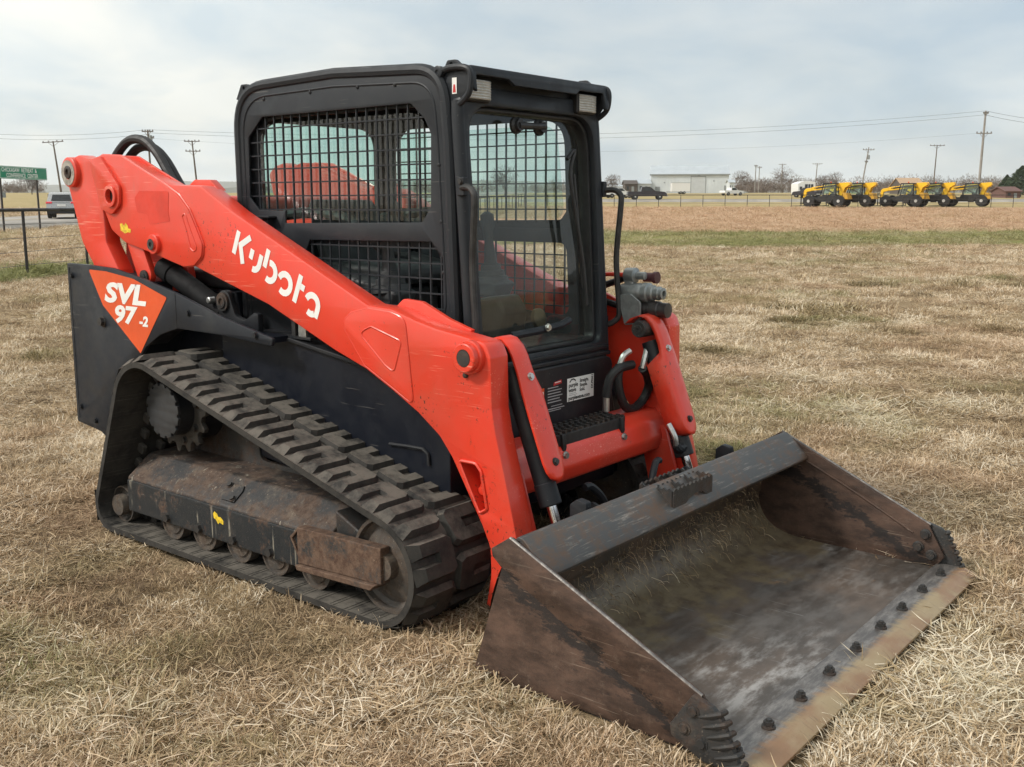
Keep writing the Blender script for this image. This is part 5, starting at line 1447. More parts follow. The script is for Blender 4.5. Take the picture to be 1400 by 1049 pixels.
TANROOF = plain('tan_shingles', (0.42, 0.29, 0.19), 0.8)
RUSTROOF = plain('maroon_roof', (0.135, 0.07, 0.06), 0.75)
YEL = plain('yellow_machine_paint', (0.88, 0.50, 0.02), 0.4, 0, 0.08, 2)
YEL_D = plain('yellow_worn_steel', (0.55, 0.30, 0.03), 0.55, 0, 0.2, 3)
TWIG = plain('bare_twigs', (0.17, 0.135, 0.115), 0.9, 0, 0.25, 0.3)
TWIG_D = plain('dark_bare_twigs', (0.085, 0.068, 0.058), 0.9, 0, 0.25, 0.3)
CEDAR = plain('cedar_foliage', (0.035, 0.055, 0.026), 0.85, 0, 0.4, 1.2)
BRUSH = plain('dark_bush_foliage', (0.055, 0.06, 0.035), 0.85, 0, 0.4, 1.2)

# ---- roads
def strip_road(name, line, width, label):
    vs_, fs_ = [], []
    L = []
    for i, (la, de) in enumerate(line):
        a = line[max(i-1, 0)]; b = line[min(i+1, len(line)-1)]
        d = Vector((b[0]-a[0], b[1]-a[1])).normalized(); n_ = Vector((-d.y, d.x))
        for w in (-width/2-.8, -width/2, width/2, width/2+.8):
            q = (la + n_.x*w, de + n_.y*w); z = .30 if abs(w) <= width/2 else -.05
            vs_.append(site(q[0], q[1], z))
    for i in range(len(line)-1):
        for k in range(3): fs_.append((4*i+k, 4*i+k+1, 4*i+k+5, 4*i+k+4))
    m_ = bpy.data.meshes.new(name); m_.from_pydata(vs_, [], fs_); finish(m_, 20)
    o = put(name, m_, ASPHALT); tag(o, label, kind='structure'); return o
HWL = lambda dep: -31.2 + 0.132*(dep-70)
strip_road('highway', [(HWL(d), d) for d in list(range(10, 331, 8))], 8.5, 'grey asphalt highway running away beyond the left fence')
strip_road('cross_road', [(float(x), 152.0) for x in range(-14, 180, 8)], 7.5, 'grey asphalt road crossing behind the far fence')
for (ln, nm) in (([(HWL(d), d) for d in range(10, 331, 8)], 'a'), ([(float(x), 152.0) for x in range(-14, 180, 8)], 'b')):
    mb = MB(); pts = [site(a, d, .306) for a, d in ln]
    for i in range(len(pts)-1):
        d_ = (pts[i+1]-pts[i]).normalized(); n_ = Vector((-d_.y, d_.x, 0))*.07
        mb.add([pts[i]-n_, pts[i]+n_, pts[i+1]+n_, pts[i+1]-n_], [(0,1,2,3)])
    o = mb.build('road_marking', LINE_Y, smooth=0); tag(o, 'yellow centre line painted on the ' + ('highway' if nm == 'a' else 'cross road'), kind='structure')

# ---- distant hills
def ridge(name, dep, z0, amp, lat0, lat1, seed, mat, label, depth=500):
    rg = random.Random(seed); ph = [rg.uniform(0, 6.28) for _ in range(6)]
    xs = [lat0 + (lat1-lat0)*i/160 for i in range(161)]; rows = []
    for k in range(6):
        t = k/5; row = []
        for x in xs:
            h = z0 + amp*(.45*math.sin(x*.0016+ph[0]) + .3*math.sin(x*.0043+ph[1]) + .15*math.sin(x*.011+ph[2]) + .07*math.sin(x*.031+ph[3]) + .03*math.sin(x*.09+ph[4]))
            p = site(x, dep + depth*t); z = -3 + (h+3)*math.sin(min(1, t*1.25)*PI/2)
            row.append((p.x, p.y, z))
        rows.append(row)
    mb = MB(); grid(mb, rows); o = mb.build(name, mat, smooth=80); tag(o, label, kind='structure'); return o
HILL = plain('wooded_hill', (0.10, 0.105, 0.085), 0.95, 0, 0.3, 0.01)
HILL2 = plain('far_wooded_hill', (0.11, 0.12, 0.11), 0.95, 0, 0.2, 0.01)
ridge('hills', 2300, 40, 14, -3000, 3000, 3, HILL, 'low wooded hills along the horizon')
ridge('far_hills', 4300, 96, 26, -5200, 5200, 9, HILL2, 'faint farther ridge on the horizon')

# ---- fences
def fence(name, pts, h, nrail, wires, label, every):
    root = empty(name, site(*pts[0])); base = root.location.copy(); tag(root, label, 'fence')
    loc = lambda la, de, z: site(la, de, z) - base
    d = Vector(pts[1])-Vector(pts[0]); L = d.length; d.normalize(); k = int(L/every)
    P = [(pts[0][0]+d.x*every*i, pts[0][1]+d.y*every*i) for i in range(k+1)]
    mb = MB(); mb.tube([loc(a, b, -.25) for a, b in P[:1]] + [loc(a, b, h) for a, b in P], .038, 8); mb.build('top_rail', FENCE, root)
    me_ = MB().tube([(0,0,-.3),(0,0,h)], .034, 8).mesh('post')
    me_.materials.append(FENCE)
    for a, b in P: put('post', me_, None, root, loc(a, b, 0))
    for w in wires:
        mb = MB(); mb.tube([loc(a, b, w) for a, b in P], .006 if nrail else .012, 4); mb.build('wire', FENCE_W, root)
    return root
FL = lambda dep: -10.75 + 0.132*(dep-23)
fence('pipe_fence', [(FL(10.5), 10.5), (FL(115), 115)], 1.46, 1, (.25,.55,.85,1.15), 'black pipe fence with thin wires running from the left edge up the field', 2.5)
fence('pipe_fence', [(FL(115)+.1, 115.2), (112, 115.2)], 1.35, 0, (.45,.9), 'low dark pipe fence in front of the cross road', 2.45)

# ---- utility poles and lines
def pole(lat, dep, h, lean, arms, mat, label, box=None, r=.16):
    p = site(lat, dep); root = empty('utility_pole', p); tag(root, label, 'utility pole', 'utility poles along the roads')
    top = RT*lean + Vector((0, 0, h))
    mb = MB(); mb.tube([(0,0,-.5), top*.5, top], [r, r*.85, r*.62], 10); mb.build('shaft', mat, root)
    for (f, w, tilt) in arms:
        c = top*f; a = c - RT*w + Vector((0,0,-tilt)); b = c + RT*w + Vector((0,0,tilt))
        mb = MB(); mb.tube([a - FW*.12, b - FW*.12], .075, 6); ar = mb.build('crossarm', mat, root)
        for t in (0.04, .3, .7, .96):
            q = a.lerp(b, t); mb = MB(); mb.lathe(q - FW*.12, (0,0,1), [(0,.05),(.1,.05),(.12,.1),(.2,.1),(.26,.03)], 8); mb.build('insulator', DUSTY, ar)
        for sg in (-1, 1):
            mb = MB(); mb.tube([c + RT*sg*w*.55 - FW*.1, c*1.0 - Vector((0,0,.7))], .03, 5); mb.build('brace', mat, root)
    if box:
        c = top*box; mb = MB(); mb.lathe(c + RT*.32 - Vector((0,0,.45)), (0,0,1), [(0,.2),(.04,.24),(.8,.24),(.85,.2),(.92,.08)], 14); mb.build('transformer', GALV, root)
    return p + top
K = 1424.7
def X(px, dep): return (px-700)*dep/K            # metres across for a bearing measured on site
P1 = pole(X(1336,150), 150, 12.7, .2, [(.97,.35,0),(.755,1.1,0)], WOOD_PALE, 'tallest utility pole, right of the yellow telehandlers', None, .2)
P2 = pole(X(1274,250), 250, 11.6, .3, [(.985,1.75,0)], WOOD, 'slim dark utility pole with one crossarm behind the yellow telehandlers')
P3 = pole(X(1175,220), 220, 10.0, 1.3, [(.95,1.2,0),(.70,.3,0)], WOOD_PALE, 'pale utility pole leaning to the right with a transformer', .80)
P4 = pole(X(1113,330), 330, 9.2, .4, [(.97,1.5,0)], WOOD_PALE, 'small utility pole behind the white camper', None, .2)
P5 = pole(X(1067,340), 340, 9.3, .1, [(.97,1.2,0)], WOOD_PALE, 'utility pole standing before the round bare tree', None, .2)
P6 = pole(X(1031,300), 300, 7.9, .1, [(.96,.5,0)], WOOD_PALE, 'first short pole right of the metal building', None, .17)
P7 = pole(X(1036,330), 330, 8.2, .1, [(.96,.7,0)], WOOD_PALE, 'second short pole right of the metal building', None, .17)
P8 = pole(X(86,170), 170, 9.3, -.85, [(.985,1.7,.1)], WOOD, 'dark utility pole leaning left above the silver car', None, .17)
P9 = pole(X(209,140), 140, 9.6, -.1, [(.975,.75,0),(.89,.8,0)], WOOD, 'double-crossarm utility pole behind the rear of the lift arm', .88, .16)
P10 = pole(X(272,170), 170, 9.4, -.6, [(.985,1.25,0),(.82,1.2,0)], WOOD, 'utility pole leaning left between lift arm and cab')
P11 = pole(X(3,60), 60, 5.0, -.12, [], WOOD_PALE, 'thin pole with a small meter box at the left edge', None, .06)
_pl = [o for o in SC.objects if o.get('label') == 'thin pole with a small meter box at the left edge'][0]
mb = MB(); mb.box((.05,-.14,1.75),(.25,.14,2.05)); mb.build('meter_box', GALV, _pl)
P12 = site(X(1470,165), 165, 12.0); P13 = site(X(-60,150), 150, 10.0)      # where the lines leave the picture
def line(a, b, sag, r, label, grp):
    base = a.copy(); n_ = 26
    mb = MB(); mb.tube([(a-base).lerp(b-base, i/n_) - Vector((0,0,4*sag*(i/n_)*(1-i/n_))) for i in range(n_+1)], r, 4)
    o = mb.build('power_line', WIRE, None, base); tag(o, label, 'power line', grp)
D = Vector((0,0,1))
line(P1, P9, 1.9, .016, 'upper power line sagging from the tallest pole to behind the cab', 'power lines')
line(P1 - D*.55, P9 - D*.4, 2.0, .016, 'lower of the two close power lines sagging behind the cab', 'power lines')
line(P1 - D*3.0, P9 - D*1.1, 2.2, .008, 'faint low power line crossing behind the cab', 'power lines')
line(P1, P12, .4, .022, 'upper power line leaving the tallest pole to the right edge', 'power lines')
line(P1 - D*.55, P12 - D*.5, .5, .022, 'lower power line leaving the tallest pole to the right edge', 'power lines')
line(P9, P13, .7, .018, 'upper power line from the double-crossarm pole to the left edge', 'power lines')
line(P9 - D*.6, P13 - D*.6, .7, .018, 'lower power line from the double-crossarm pole to the left edge', 'power lines')

# ---- green guide sign beside the highway
sl, sr = site(-26.72, 53.0), site(-25.95, 58.4)
sd = (sr-sl); sd.z = 0; SW = sd.length; sd.normalize(); snrm = Vector((sd.y, -sd.x, 0))
if snrm.dot(RT) < 0: snrm = -snrm
sroot = empty('guide_sign', (sl.x, sl.y, sl.z)); tag(sroot, 'green highway guide sign with white lettering on two posts', 'road sign')
Z0, Z1 = 2.78, 3.44
def smap(u, v, w=0.0): return tuple(sd*u + Vector((0,0,Z0+v)) + snrm*w)
put('sign_panel', plate_mesh([fillet([(0,0),(SW,0),(SW,Z1-Z0),(0,Z1-Z0)],.04)], .02, smap, .003), SIGN_G, sroot)
mb = MB()
H_ = Z1-Z0
for a, b, c, d in ((.03,.03,SW-.03,.05),(.03,H_-.05,SW-.03,H_-.03),(.03,.03,.05,H_-.03),(SW-.05,.03,SW-.03,H_-.03),(1.30,.03,1.32,H_-.03)):
    mb.add([smap(a,b,.012),smap(c,b,.012),smap(c,d,.012),smap(a,d,.012)], [(0,1,2,3)])
mb.build('sign_border', SIGN_W, sroot, smooth=0)
put('sign_lettering', text_mesh('CHICKASAW  RETREAT  &', .30, lambda u, v: smap(1.42+u*.88, .37+v, .0125), .006), SIGN_W, sroot)
put('sign_lettering', text_mesh('CONFERENCE  CENTER', .30, lambda u, v: smap(1.80+u*.88, .09+v, .0125), .006), SIGN_W, sroot)
put('sign_lettering', text_mesh('8', .30, lambda u, v: smap(.72+u, .07+v, .0125), .008), SIGN_W, sroot)
mb = MB(); mb.add([smap(u, v, .0125) for u, v in ((.45,.48),(.70,.60),(.70,.51),(1.15,.51),(1.15,.45),(.70,.45),(.70,.36))], [(0,1,2,3,4,5,6)]); mb.build('sign_arrow', SIGN_W, sroot, smooth=0)
for u in (1.35, 4.55):
    q = sd*u - snrm*.06; zb = float(terrain(*[(Vector((sl.x+q.x-CAM.x, sl.y+q.y-CAM.y, 0))).dot(v) for v in (RT, FW)])) - sl.z
    mb = MB(); mb.box((q.x-.04, q.y-.04, zb-.3), (q.x+.04, q.y+.04, Z1-.08)); mb.build('sign_post', STEEL_DARK, sroot)

# ---- vehicles
def wheel(root, x, y, r, w, s, rim=RIM_W):
    mb = MB(); mb.lathe((x, y-s*w/2, r), (0,s,0), [(0,r*.6),(0,r*.92),(w*.12,r),(w*.88,r),(w,r*.92),(w,r*.6)], 24); o = mb.build('wheel', TYRE, root)
    mb = MB(); mb.lathe((x, y-s*w/2+s*w*.1, r), (0,s,0), [(0,r*.62),(w*.75,r*.62),(w*.86,r*.56),(w*.80,r*.40),(w*.86,r*.28),(w*.95,r*.25),(w*.95,.01)], 20); mb.build('rim', rim, o)
def car_body(root, prof, hw, mat, tuck=.06):
    mb = MB(); rings = []
    for y, ins in ((-hw+.02, .05), (-hw, 0), (-hw*.5, -.0), (hw*.5, 0), (hw, 0), (hw-.02, .05)):
        rings.append([(x*(1 - .03*(abs(y)/hw)**2), y*(1 - .20*max(0, z-1.0)/.7 - .05*max(0, .55-z)/.25), z) for x, z in prof])
    mb.loft(rings); return mb.build('body', mat, root, bev=.03)
def face(root, name, mat, quads):
    for q in quads: mb = MB(); mb.add(q, [tuple(range(len(q)))]); mb.build(name, mat, root, smooth=0)
def heading(v): return math.atan2(v.y, v.x)
HWD = (FW + RT*.132).normalized()
# silver crossover driving away
suv = empty('crossover_car', site(HWL(70)+1.15, 70, .305), heading(FW - RT*.33)); tag(suv, 'silver crossover seen from behind driving away on the highway', 'car')
car_body(suv, fillet([(-2.25,.42,.06),(-2.33,.62,.05),(-2.28,.98,.06),(-2.08,1.10,.05),(-1.88,1.60,.08),(-1.5,1.70,.1),(.3,1.68,.2),(1.15,1.10,.15),(2.15,.92,.15),(2.32,.62,.08),(2.28,.36,.05),(-2.1,.34,.05)], .05, 4), .92, SILVER)
mb = MB(); mb.prism([(-2.30,.30),(2.25,.30),(2.25,.48),(-2.345,.50)], -.90, .90); mb.build('bumper', PLASTIC, suv, bev=.03)
mb = MB(); mb.add([(-2.085,-.62,1.14),(-2.085,.62,1.14),(-1.945,.52,1.53),(-1.945,-.52,1.53)], [(0,1,2,3)]); mb.build('rear_window', DARKGLASS, suv, smooth=0)
for s in (-1, 1):
    mb = MB(); mb.prism([(-2.31,.96),(-2.20,1.08),(-1.95,1.08),(-2.0,.98)], s*.56, s*.935); mb.build('tail_lamp', TAILRED, suv, bev=.015)
    mb = MB(); mb.prism([(-1.75,1.14),(-1.60,1.56),(.2,1.58),(.85,1.14)], s*.80, s*.845); mb.build('side_window', DARKGLASS, suv)
    for x in (-1.4, 1.4): wheel(suv, x, s*.82, .36, .24, s, DUSTY)
mb = MB(); mb.box((-2.355,-.26,.78),(-2.33,.26,.92)); mb.build('number_plate', WHITE, suv)
mb = MB(); mb.box((-2.325,-.55,1.00),(-2.30,.55,1.03)); mb.build('tailgate_trim', PLASTIC, suv)

def pickup(lat, dep, rz, mat, label, dz=.305, s=1.0):
    t = empty('pickup_truck', site(lat, dep, dz), rz); tag(t, label, 'pickup'); t.scale = (s, s, s)
    car_body(t, fillet([(-2.85,.52,.05),(-2.9,.62,.03),(-2.86,1.12,.04),(-.95,1.14,.02),(-.95,1.16,.0),(-.80,1.78,.06),(.35,1.82,.1),(1.10,1.22,.06),(2.55,1.10,.12),(2.82,.85,.08),(2.82,.50,.06),(-2.6,.46,.05)], .05, 4), .98, mat)
    mb = MB(); mb.box((-2.78,-.82,1.125),(-1.02,.82,1.15)); mb.build('bed', PLASTIC, t)
    for sd_ in (-1, 1):
        mb = MB(); mb.prism([(-.70,1.24),(-.62,1.68),(.28,1.70),(.82,1.24)], sd_*.84, sd_*.93); mb.build('side_window', DARKGLASS, t)
        for x in (-1.75, 1.75): wheel(t, x, sd_*.86, .40, .28, sd_, RIM_W)
        mb = MB(); mb.box((2.72, sd_*.85-.12, .82), (2.84, sd_*.85+.10, 1.0)); mb.build('headlight', LAMP, t)
    mb = MB(); mb.add([(.52,-.80,1.70),(.52,.80,1.70),(1.09,.86,1.25),(1.09,-.86,1.25)], [(0,1,2,3)]); mb.build('windscreen', DARKGLASS, t, smooth=0)
    mb = MB(); mb.box((-2.95,-.95,.50),(-2.86,.95,.68)); mb.box((2.78,-.97,.46),(2.92,.97,.68)); mb.build('bumper', ZINC, t)
    return t
ACR = heading(RT)
pickup(X(884,150), 150, ACR, DARKBODY, 'dark pickup truck driving right on the road before the metal building')
pickup(X(1000,225), 225, ACR + .5, WHITEBODY, 'white pickup parked at the right end of the metal building', 0, .95)
pickup(X(1103,195), 195, ACR + 2.2, DARKBODY, 'dark pickup parked beside the white camper', 0)
pickup(X(846,190), 190, ACR + .3, WHITEBODY, 'white pickup parked left of the brown shed', 0)

# ---- metal building, shed, trailer, camper, houses
def box_between(mb, a, b, h0, h1, th, base):
    a, b = Vector(a), Vector(b); d = (b-a).normalized(); n_ = Vector((-d.y, d.x, 0))*th
    vs_ = [a-base+Vector((0,0,h0)), b-base+Vector((0,0,h0)), b+n_-base+Vector((0,0,h0)), a+n_-base+Vector((0,0,h0))]
    vs_ += [v + Vector((0,0,h1-h0)) for v in vs_]
    mb.add(vs_, [(0,3,2,1),(4,5,6,7),(0,1,5,4),(1,2,6,5),(2,3,7,6),(3,0,4,7)])
b_l, b_r = site(X(889,291), 291), site(X(995.5,288), 288)
bz = min(b_l.z, b_r.z) - .1
bd = Vector((b_r.x-b_l.x, b_r.y-b_l.y, 0)); BL = bd.length; bd.normalize(); bn = Vector((-bd.y, bd.x, 0))
if bn.dot(FW) < 0: bn = -bn
bld = empty('metal_building', (b_l.x, b_l.y, bz)); bld.rotation_euler = (0, 0, heading(bd)); tag(bld, 'long pale metal building with a roll-up door', 'building')
fl = 1 if (Vector((-bd.y, bd.x, 0)).dot(FW) > 0) else -1
HE, BD, RH = 5.35, 14.0, 2.4
mb = MB(); mb.prism([(0, -.3), (0, HE), (BD/2*fl, HE+RH-.15), (BD*fl, HE), (BD*fl, -.3)], 0, BL, 'x'); wallo = mb.build('wall', METALW, bld)
mb = MB()
k = 0
x = .3
while x < BL: mb.box((x-.03, min(0,-fl*.035), 0), (x+.03, max(0,-fl*.035), HE-.1)); x += .9
rb_ = mb.build('siding_ribs', METALW, wallo); rb_['kind'] = 'stuff'
for side_, (ya, yb) in enumerate(((-.35*fl, BD/2*fl), (BD/2*fl, (BD+.35)*fl))):
    za, zb = (HE-.12, HE+RH) if side_ == 0 else (HE+RH, HE-.12)
    mb = MB(); mb.add([(-.3,ya,za),(BL+.3,ya,za),(BL+.3,yb,zb),(-.3,yb,zb),(-.3,ya,za+.12),(BL+.3,ya,za+.12),(BL+.3,yb,zb+.12),(-.3,yb,zb+.12)], [(0,1,2,3),(4,7,6,5),(0,4,5,1),(1,5,6,2),(2,6,7,3),(3,7,4,0)]); mb.build('roof', METALR, bld)
mb = MB(); mb.box((-.3, min(-fl*.36,-fl*.42), HE-.30), (BL+.3, max(-fl*.36,-fl*.42), HE-.02)); mb.build('gutter', TRIM, bld)
dx0, dx1 = BL*.52, BL*.70
mb = MB(); nP = 8
drt = empty  # placeholder name kept simple
mb.box((dx0-.15, min(-fl*.02,-fl*.10), 0), (dx0, max(-fl*.02,-fl*.10), 4.75)); mb.box((dx1, min(-fl*.02,-fl*.10), 0), (dx1+.15, max(-fl*.02,-fl*.10), 4.75)); mb.box((dx0-.15, min(-fl*.02,-fl*.101), 4.6), (dx1+.15, max(-fl*.02,-fl*.101), 4.76)); rd = mb.build('roll_up_door', TRIM, bld)
for i in range(nP):
    mb = MB(); mb.box((dx0, min(-fl*.03,-fl*.07), 4.6*i/nP+.02), (dx1, max(-fl*.03,-fl*.07), 4.6*(i+1)/nP-.02)); mb.build('door_panel', DOORM, rd)
for (a, b, c, d, m_, nm) in ((BL*.06,BL*.12,.4,1.9,TRIM,'window'),(BL*.94,BL*.965,0,2.2,TRIM,'door'),(BL*.17,BL*.185,2.9,3.2,TRIM,'wall_lamp'),(BL*.80,BL*.815,3.3,3.6,TRIM,'wall_lamp'),(BL*.605,BL*.63,4.95,5.15,TRIM,'wall_lamp')):
    mb = MB(); mb.box((a, min(-fl*.03,-fl*.10), c), (b, max(-fl*.03,-fl*.10), d)); mb.build(nm, m_, bld)

def shed(name, px0, px1, dep, he, rh, wm, rm, label, cat, dpt=6):
    a, b = site(X(px0,dep), dep), site(X(px1,dep), dep); L = (b-a).length
    r_ = empty(name, (a.x, a.y, a.z-.1)); r_.rotation_euler = (0,0,ACR); tag(r_, label, cat)
    mb = MB(); mb.prism([(0,-.3),(0,he),(dpt/2,he+rh),(dpt,he),(dpt,-.3)], 0, L, 'x'); mb.build('wall', wm, r_)
    for ya, yb, za, zb in ((-.3, dpt/2, he-.1, he+rh+.05), (dpt+.3, dpt/2, he-.1, he+rh+.05)):
        mb = MB(); mb.add([(-.3,ya,za),(L+.3,ya,za),(L+.3,yb,zb),(-.3,yb,zb),(-.3,ya,za+.14),(L+.3,ya,za+.14),(L+.3,yb,zb+.14),(-.3,yb,zb+.14)], [(0,1,2,3),(4,7,6,5),(0,4,5,1),(1,5,6,2),(2,6,7,3),(3,7,4,0)]); mb.build('roof', rm, r_)
    mb = MB(); mb.box((L*.55,-.06,0),(L*.75,-.0,he*.75)); mb.build('door', TRIM, r_)
    mb = MB(); mb.box((L*.15,-.06,he*.4),(L*.32,-.0,he*.75)); mb.build('window', DARKGLASS, r_)
    return r_
shed('shed', 854, 870.5, 285, 2.6, .9, BARN, BARN, 'small dark brown shed behind the dark pickup', 'shed')
shed('shed', 871.5, 889, 288, 2.7, 1.0, METALW, METALR, 'small white-roofed shed between brown shed and metal building', 'shed')
shed('shed', 996.5, 1003, 275, 3.0, .6, METALW, METALR, 'narrow pale lean-to at the right end of the metal building', 'shed', 4)
shed('house', 1233, 1262, 260, 2.0, 2.0, BARN, TANROOF, 'house with a tan roof behind the yellow telehandlers', 'house', 9)
shed('barn', 1374, 1394, 190, 1.3, .7, RUSTROOF, RUSTROOF, 'low maroon barn in front of the dark cedar tree', 'barn', 6)

tr_ = empty('box_trailer', site(X(917,262), 262), ACR); tag(tr_, 'white enclosed trailer parked before the metal building', 'trailer')
mb = MB(); mb.box((0,-1.1,.55),(4.6,1.1,2.75)); mb.build('body', WHITEBODY, tr_, bev=.05)
mb = MB(); mb.box((-.02,-1.12,.45),(4.62,1.12,.58)); mb.box((0,-1.12,2.70),(4.6,1.12,2.78)); mb.build('trim_rail', TRIM, tr_)
for x in (2.3, 3.15):
    for s in (-1, 1): wheel(tr_, x, s*1.0, .36, .22, s)
mb = MB(); mb.box((-1.3,-.06,.45),(0,.06,.57)); mb.build('drawbar', STEEL_DARK, tr_)

cp = empty('camper_trailer', site(X(1080.5,205), 205), ACR); tag(cp, 'white fifth-wheel camper parked beyond the far fence', 'camper')
mb = MB(); mb.prism(fillet([(0,.6,.05),(0,2.5,.1),(.5,2.75,.1),(1.2,2.95,.1),(2.2,2.95,.1),(3.3,2.75,.1),(3.4,.6,.05)],.05), -5.0, 0.0); mb.build('body', WHITEBODY, cp, bev=.04)
mb = MB(); mb.box((1.3,-5.03,1.2),(2.9,-4.99,2.35)); mb.build('window', DARKGLASS, cp)
for a in (1.85, 2.35): mb = MB(); mb.box((a,-5.05,1.2),(a+.08,-5.02,2.35)); mb.build('window_bar', WHITEBODY, cp)
mb = MB(); mb.box((.3,-5.03,1.3),(.8,-4.99,1.9)); mb.build('window', DARKGLASS, cp)
mb = MB(); mb.box((.1,-4.9,.35),(3.3,-.1,.6)); mb.build('underframe', TRIM, cp)
for y in (-3.2,-2.3):
    for x, s in ((.3,-1),(3.1,1)):
        mb = MB(); mb.lathe((x,y,.36),(s,0,0),[(0,.2),(0,.34),(.05,.36),(.2,.36),(.22,.3),(.22,.01)],16); mb.build('wheel', TYRE, cp)

# ---- telehandlers parked in a row
def telehandler():
    t = empty('telehandler')
    mb = MB(); mb.prism([(-2.3,.75),(-2.2,1.05),(2.0,1.0),(2.1,.70),(1.6,.55),(-1.9,.55)], -.48, .48); mb.build('chassis', PLASTIC, t, bev=.03)
    mb = MB(); mb.prism([(-1.0,.75),(-.85,.55),(.45,.55),(.65,.85),(.5,1.15),(-1.35,1.25)], .45, 1.12); mb.build('cab_base', PLASTIC, t, bev=.04)
    mb = MB(); mb.prism([(-.9,.75),(.8,.75),(.7,1.25),(-.8,1.30)], -1.10, -.42); mb.build('engine_cover', BLACK, t, bev=.05)
    # cab: four posts, roof, glass
    cb = MB()
    for x0, x1, y in ((-1.35,-1.25,1.10),(.35,.05,1.10),(-1.35,-1.25,.34),(.35,.05,.34)): cb.tube([(x0,y,1.2),(x1,y,2.42)], .05, 6)
    cb.box((-1.35,.30,2.40),(.10,1.14,2.50)); cabo = cb.build('cab', BLACK, t)
    for y in (1.09, .35):
        mb = MB(); mb.add([(-1.30,y,1.35),(.28,y,1.35),(.06,y,2.38),(-1.24,y,2.38)], [(0,1,2,3)]); mb.build('cab_window', GLASS, cabo, smooth=0)
    mb = MB(); mb.prism([(-1.1,1.2),(-.6,1.2),(-.6,1.4),(-.95,1.45),(-1.05,2.0),(-1.15,2.0)], .5, .95); mb.build('seat', SEATM, cabo)
    # boom lying forward, nose bent down, tower plates behind
    bm_ = MB(); bm_.prism([(-2.35,2.10),(-2.35,2.50),(-1.9,2.56),(1.7,2.10),(1.7,1.72)], -.30, .12); boom = bm_.build('boom', YEL, t, bev=.03)
    mb = MB(); mb.prism([(1.5,1.76),(1.5,2.08),(2.35,1.95),(2.55,1.75),(2.65,1.0),(2.35,.95),(2.25,1.6)], -.24, .06); mb.build('boom_nose', YEL, boom, bev=.03)
    for y in (-.52, .30):
        mb = MB(); mb.prism([(-1.0,2.30),(-1.1,2.50),(-2.35,2.58),(-2.50,2.32),(-2.0,2.0),(-1.60,.85),(-1.20,.85),(-1.55,2.0)], y, y+.14); mb.build('tower_plate', YEL, t, bev=.015)
    mb = MB(); mb.prism([(-2.5,2.28),(-2.42,2.48),(-2.0,2.48),(-2.0,2.28)], -.4, .42); mb.build('tower_pin_block', YEL_D, t, bev=.02)
    mb = MB(); mb.prism([(-1.7,2.28),(-1.7,2.42),(1.2,2.03),(1.2,1.90)], .121, .126); mb.build('boom_stripe', PLASTIC, boom)
    mb = MB(); mb.tube([(-2.2,.17,2.40),(-.5,.17,2.26),(1.4,.15,2.0)], .035, 6); mb.build('boom_hose', PLASTIC, boom)
    mb = MB(); mb.prism([(.9,1.80),(.9,2.16),(1.75,2.06),(1.75,1.74)], -.27, .09); mb.build('inner_boom', YEL_D, boom, bev=.02)
    mb = MB(); mb.lathe((-.6,.7,2.5),(0,0,1),[(0,.07),(.12,.07),(.16,.03)],10); mb.build('beacon', ORANGE, t)
    mb = MB(); mb.prism([(-.9,.45),(-.3,.45),(-.3,.62),(-.9,.62)], 1.14, 1.24); mb.build('cab_step', STEEL_DARK, t)
    mb = MB(); mb.cyl((-1.2,-.1,1.15),(.3,-.1,1.95),.08,10); mb.build('lift_cylinder', STEEL_DARK, t)
    mb = MB(); mb.prism([(-2.5,.80),(-2.3,1.45),(-1.9,1.50),(-1.9,.80)], -.75, .75); mb.build('counterweight', YEL_D, t, bev=.04)
    # wheels with fenders
    for x in (-1.62, 1.62):
        for s in (-1, 1):
            wheel(t, x, s*.98, .61, .42, s, RIM_W)
    # carriage and forks
    cg = MB(); 
    for z in (.35,.95,1.35): cg.box((2.62,-.9,z),(2.70,.7,z+.10))
    for y in (-.9,-.1,.62): cg.box((2.60,y,.30),(2.66,y+.08,1.45))
    cgo = cg.build('carriage', PLASTIC, t)
    for y in (-.6,.35): mb = MB(); mb.prism([(2.68,.95),(2.74,.95),(2.74,.16),(3.9,.12),(3.9,.08),(2.68,.08)], y-.06, y+.06); mb.build('fork', PLASTIC, cgo)
    for y in (1.16,): mb = MB(); mb.tube([(.3,1.1,2.2),(.55,1.3,2.2),(.55,1.3,1.95)], .025, 6); mb.build('mirror_arm', PLASTIC, cabo)
    return t
TH = telehandler()
TU = -RT*math.cos(R(36)) + FW*math.sin(R(36))
labels = ['yellow telehandler at the left end of the row, forks and carriage in view', 'second yellow telehandler from the left, its front hidden by the first',
          'middle yellow telehandler, first after the gap in the row', 'fourth yellow telehandler, between the middle one and the last', 'yellow telehandler at the right end of the row']
for i, (px, dep) in enumerate(((1150,115.5),(1185,116.5),(1256,116.5),(1292,117.5),(1342,118))):
    o = TH if i == 0 else copy_tree(TH)
    w = site(X(px, dep), dep)
    o.location = w + TU*1.62 - Vector((0,0,.02)); o.location.z = float(terrain(0, dep+1.0)) + .02
    o.rotation_euler = (0, 0, heading(TU) + R((0,2.5,-3,1.5,4)[i])); o.scale = (1.04, 1.04, 1.04)
    tag(o, labels[i], 'telehandler', 'yellow telehandlers parked in a row')

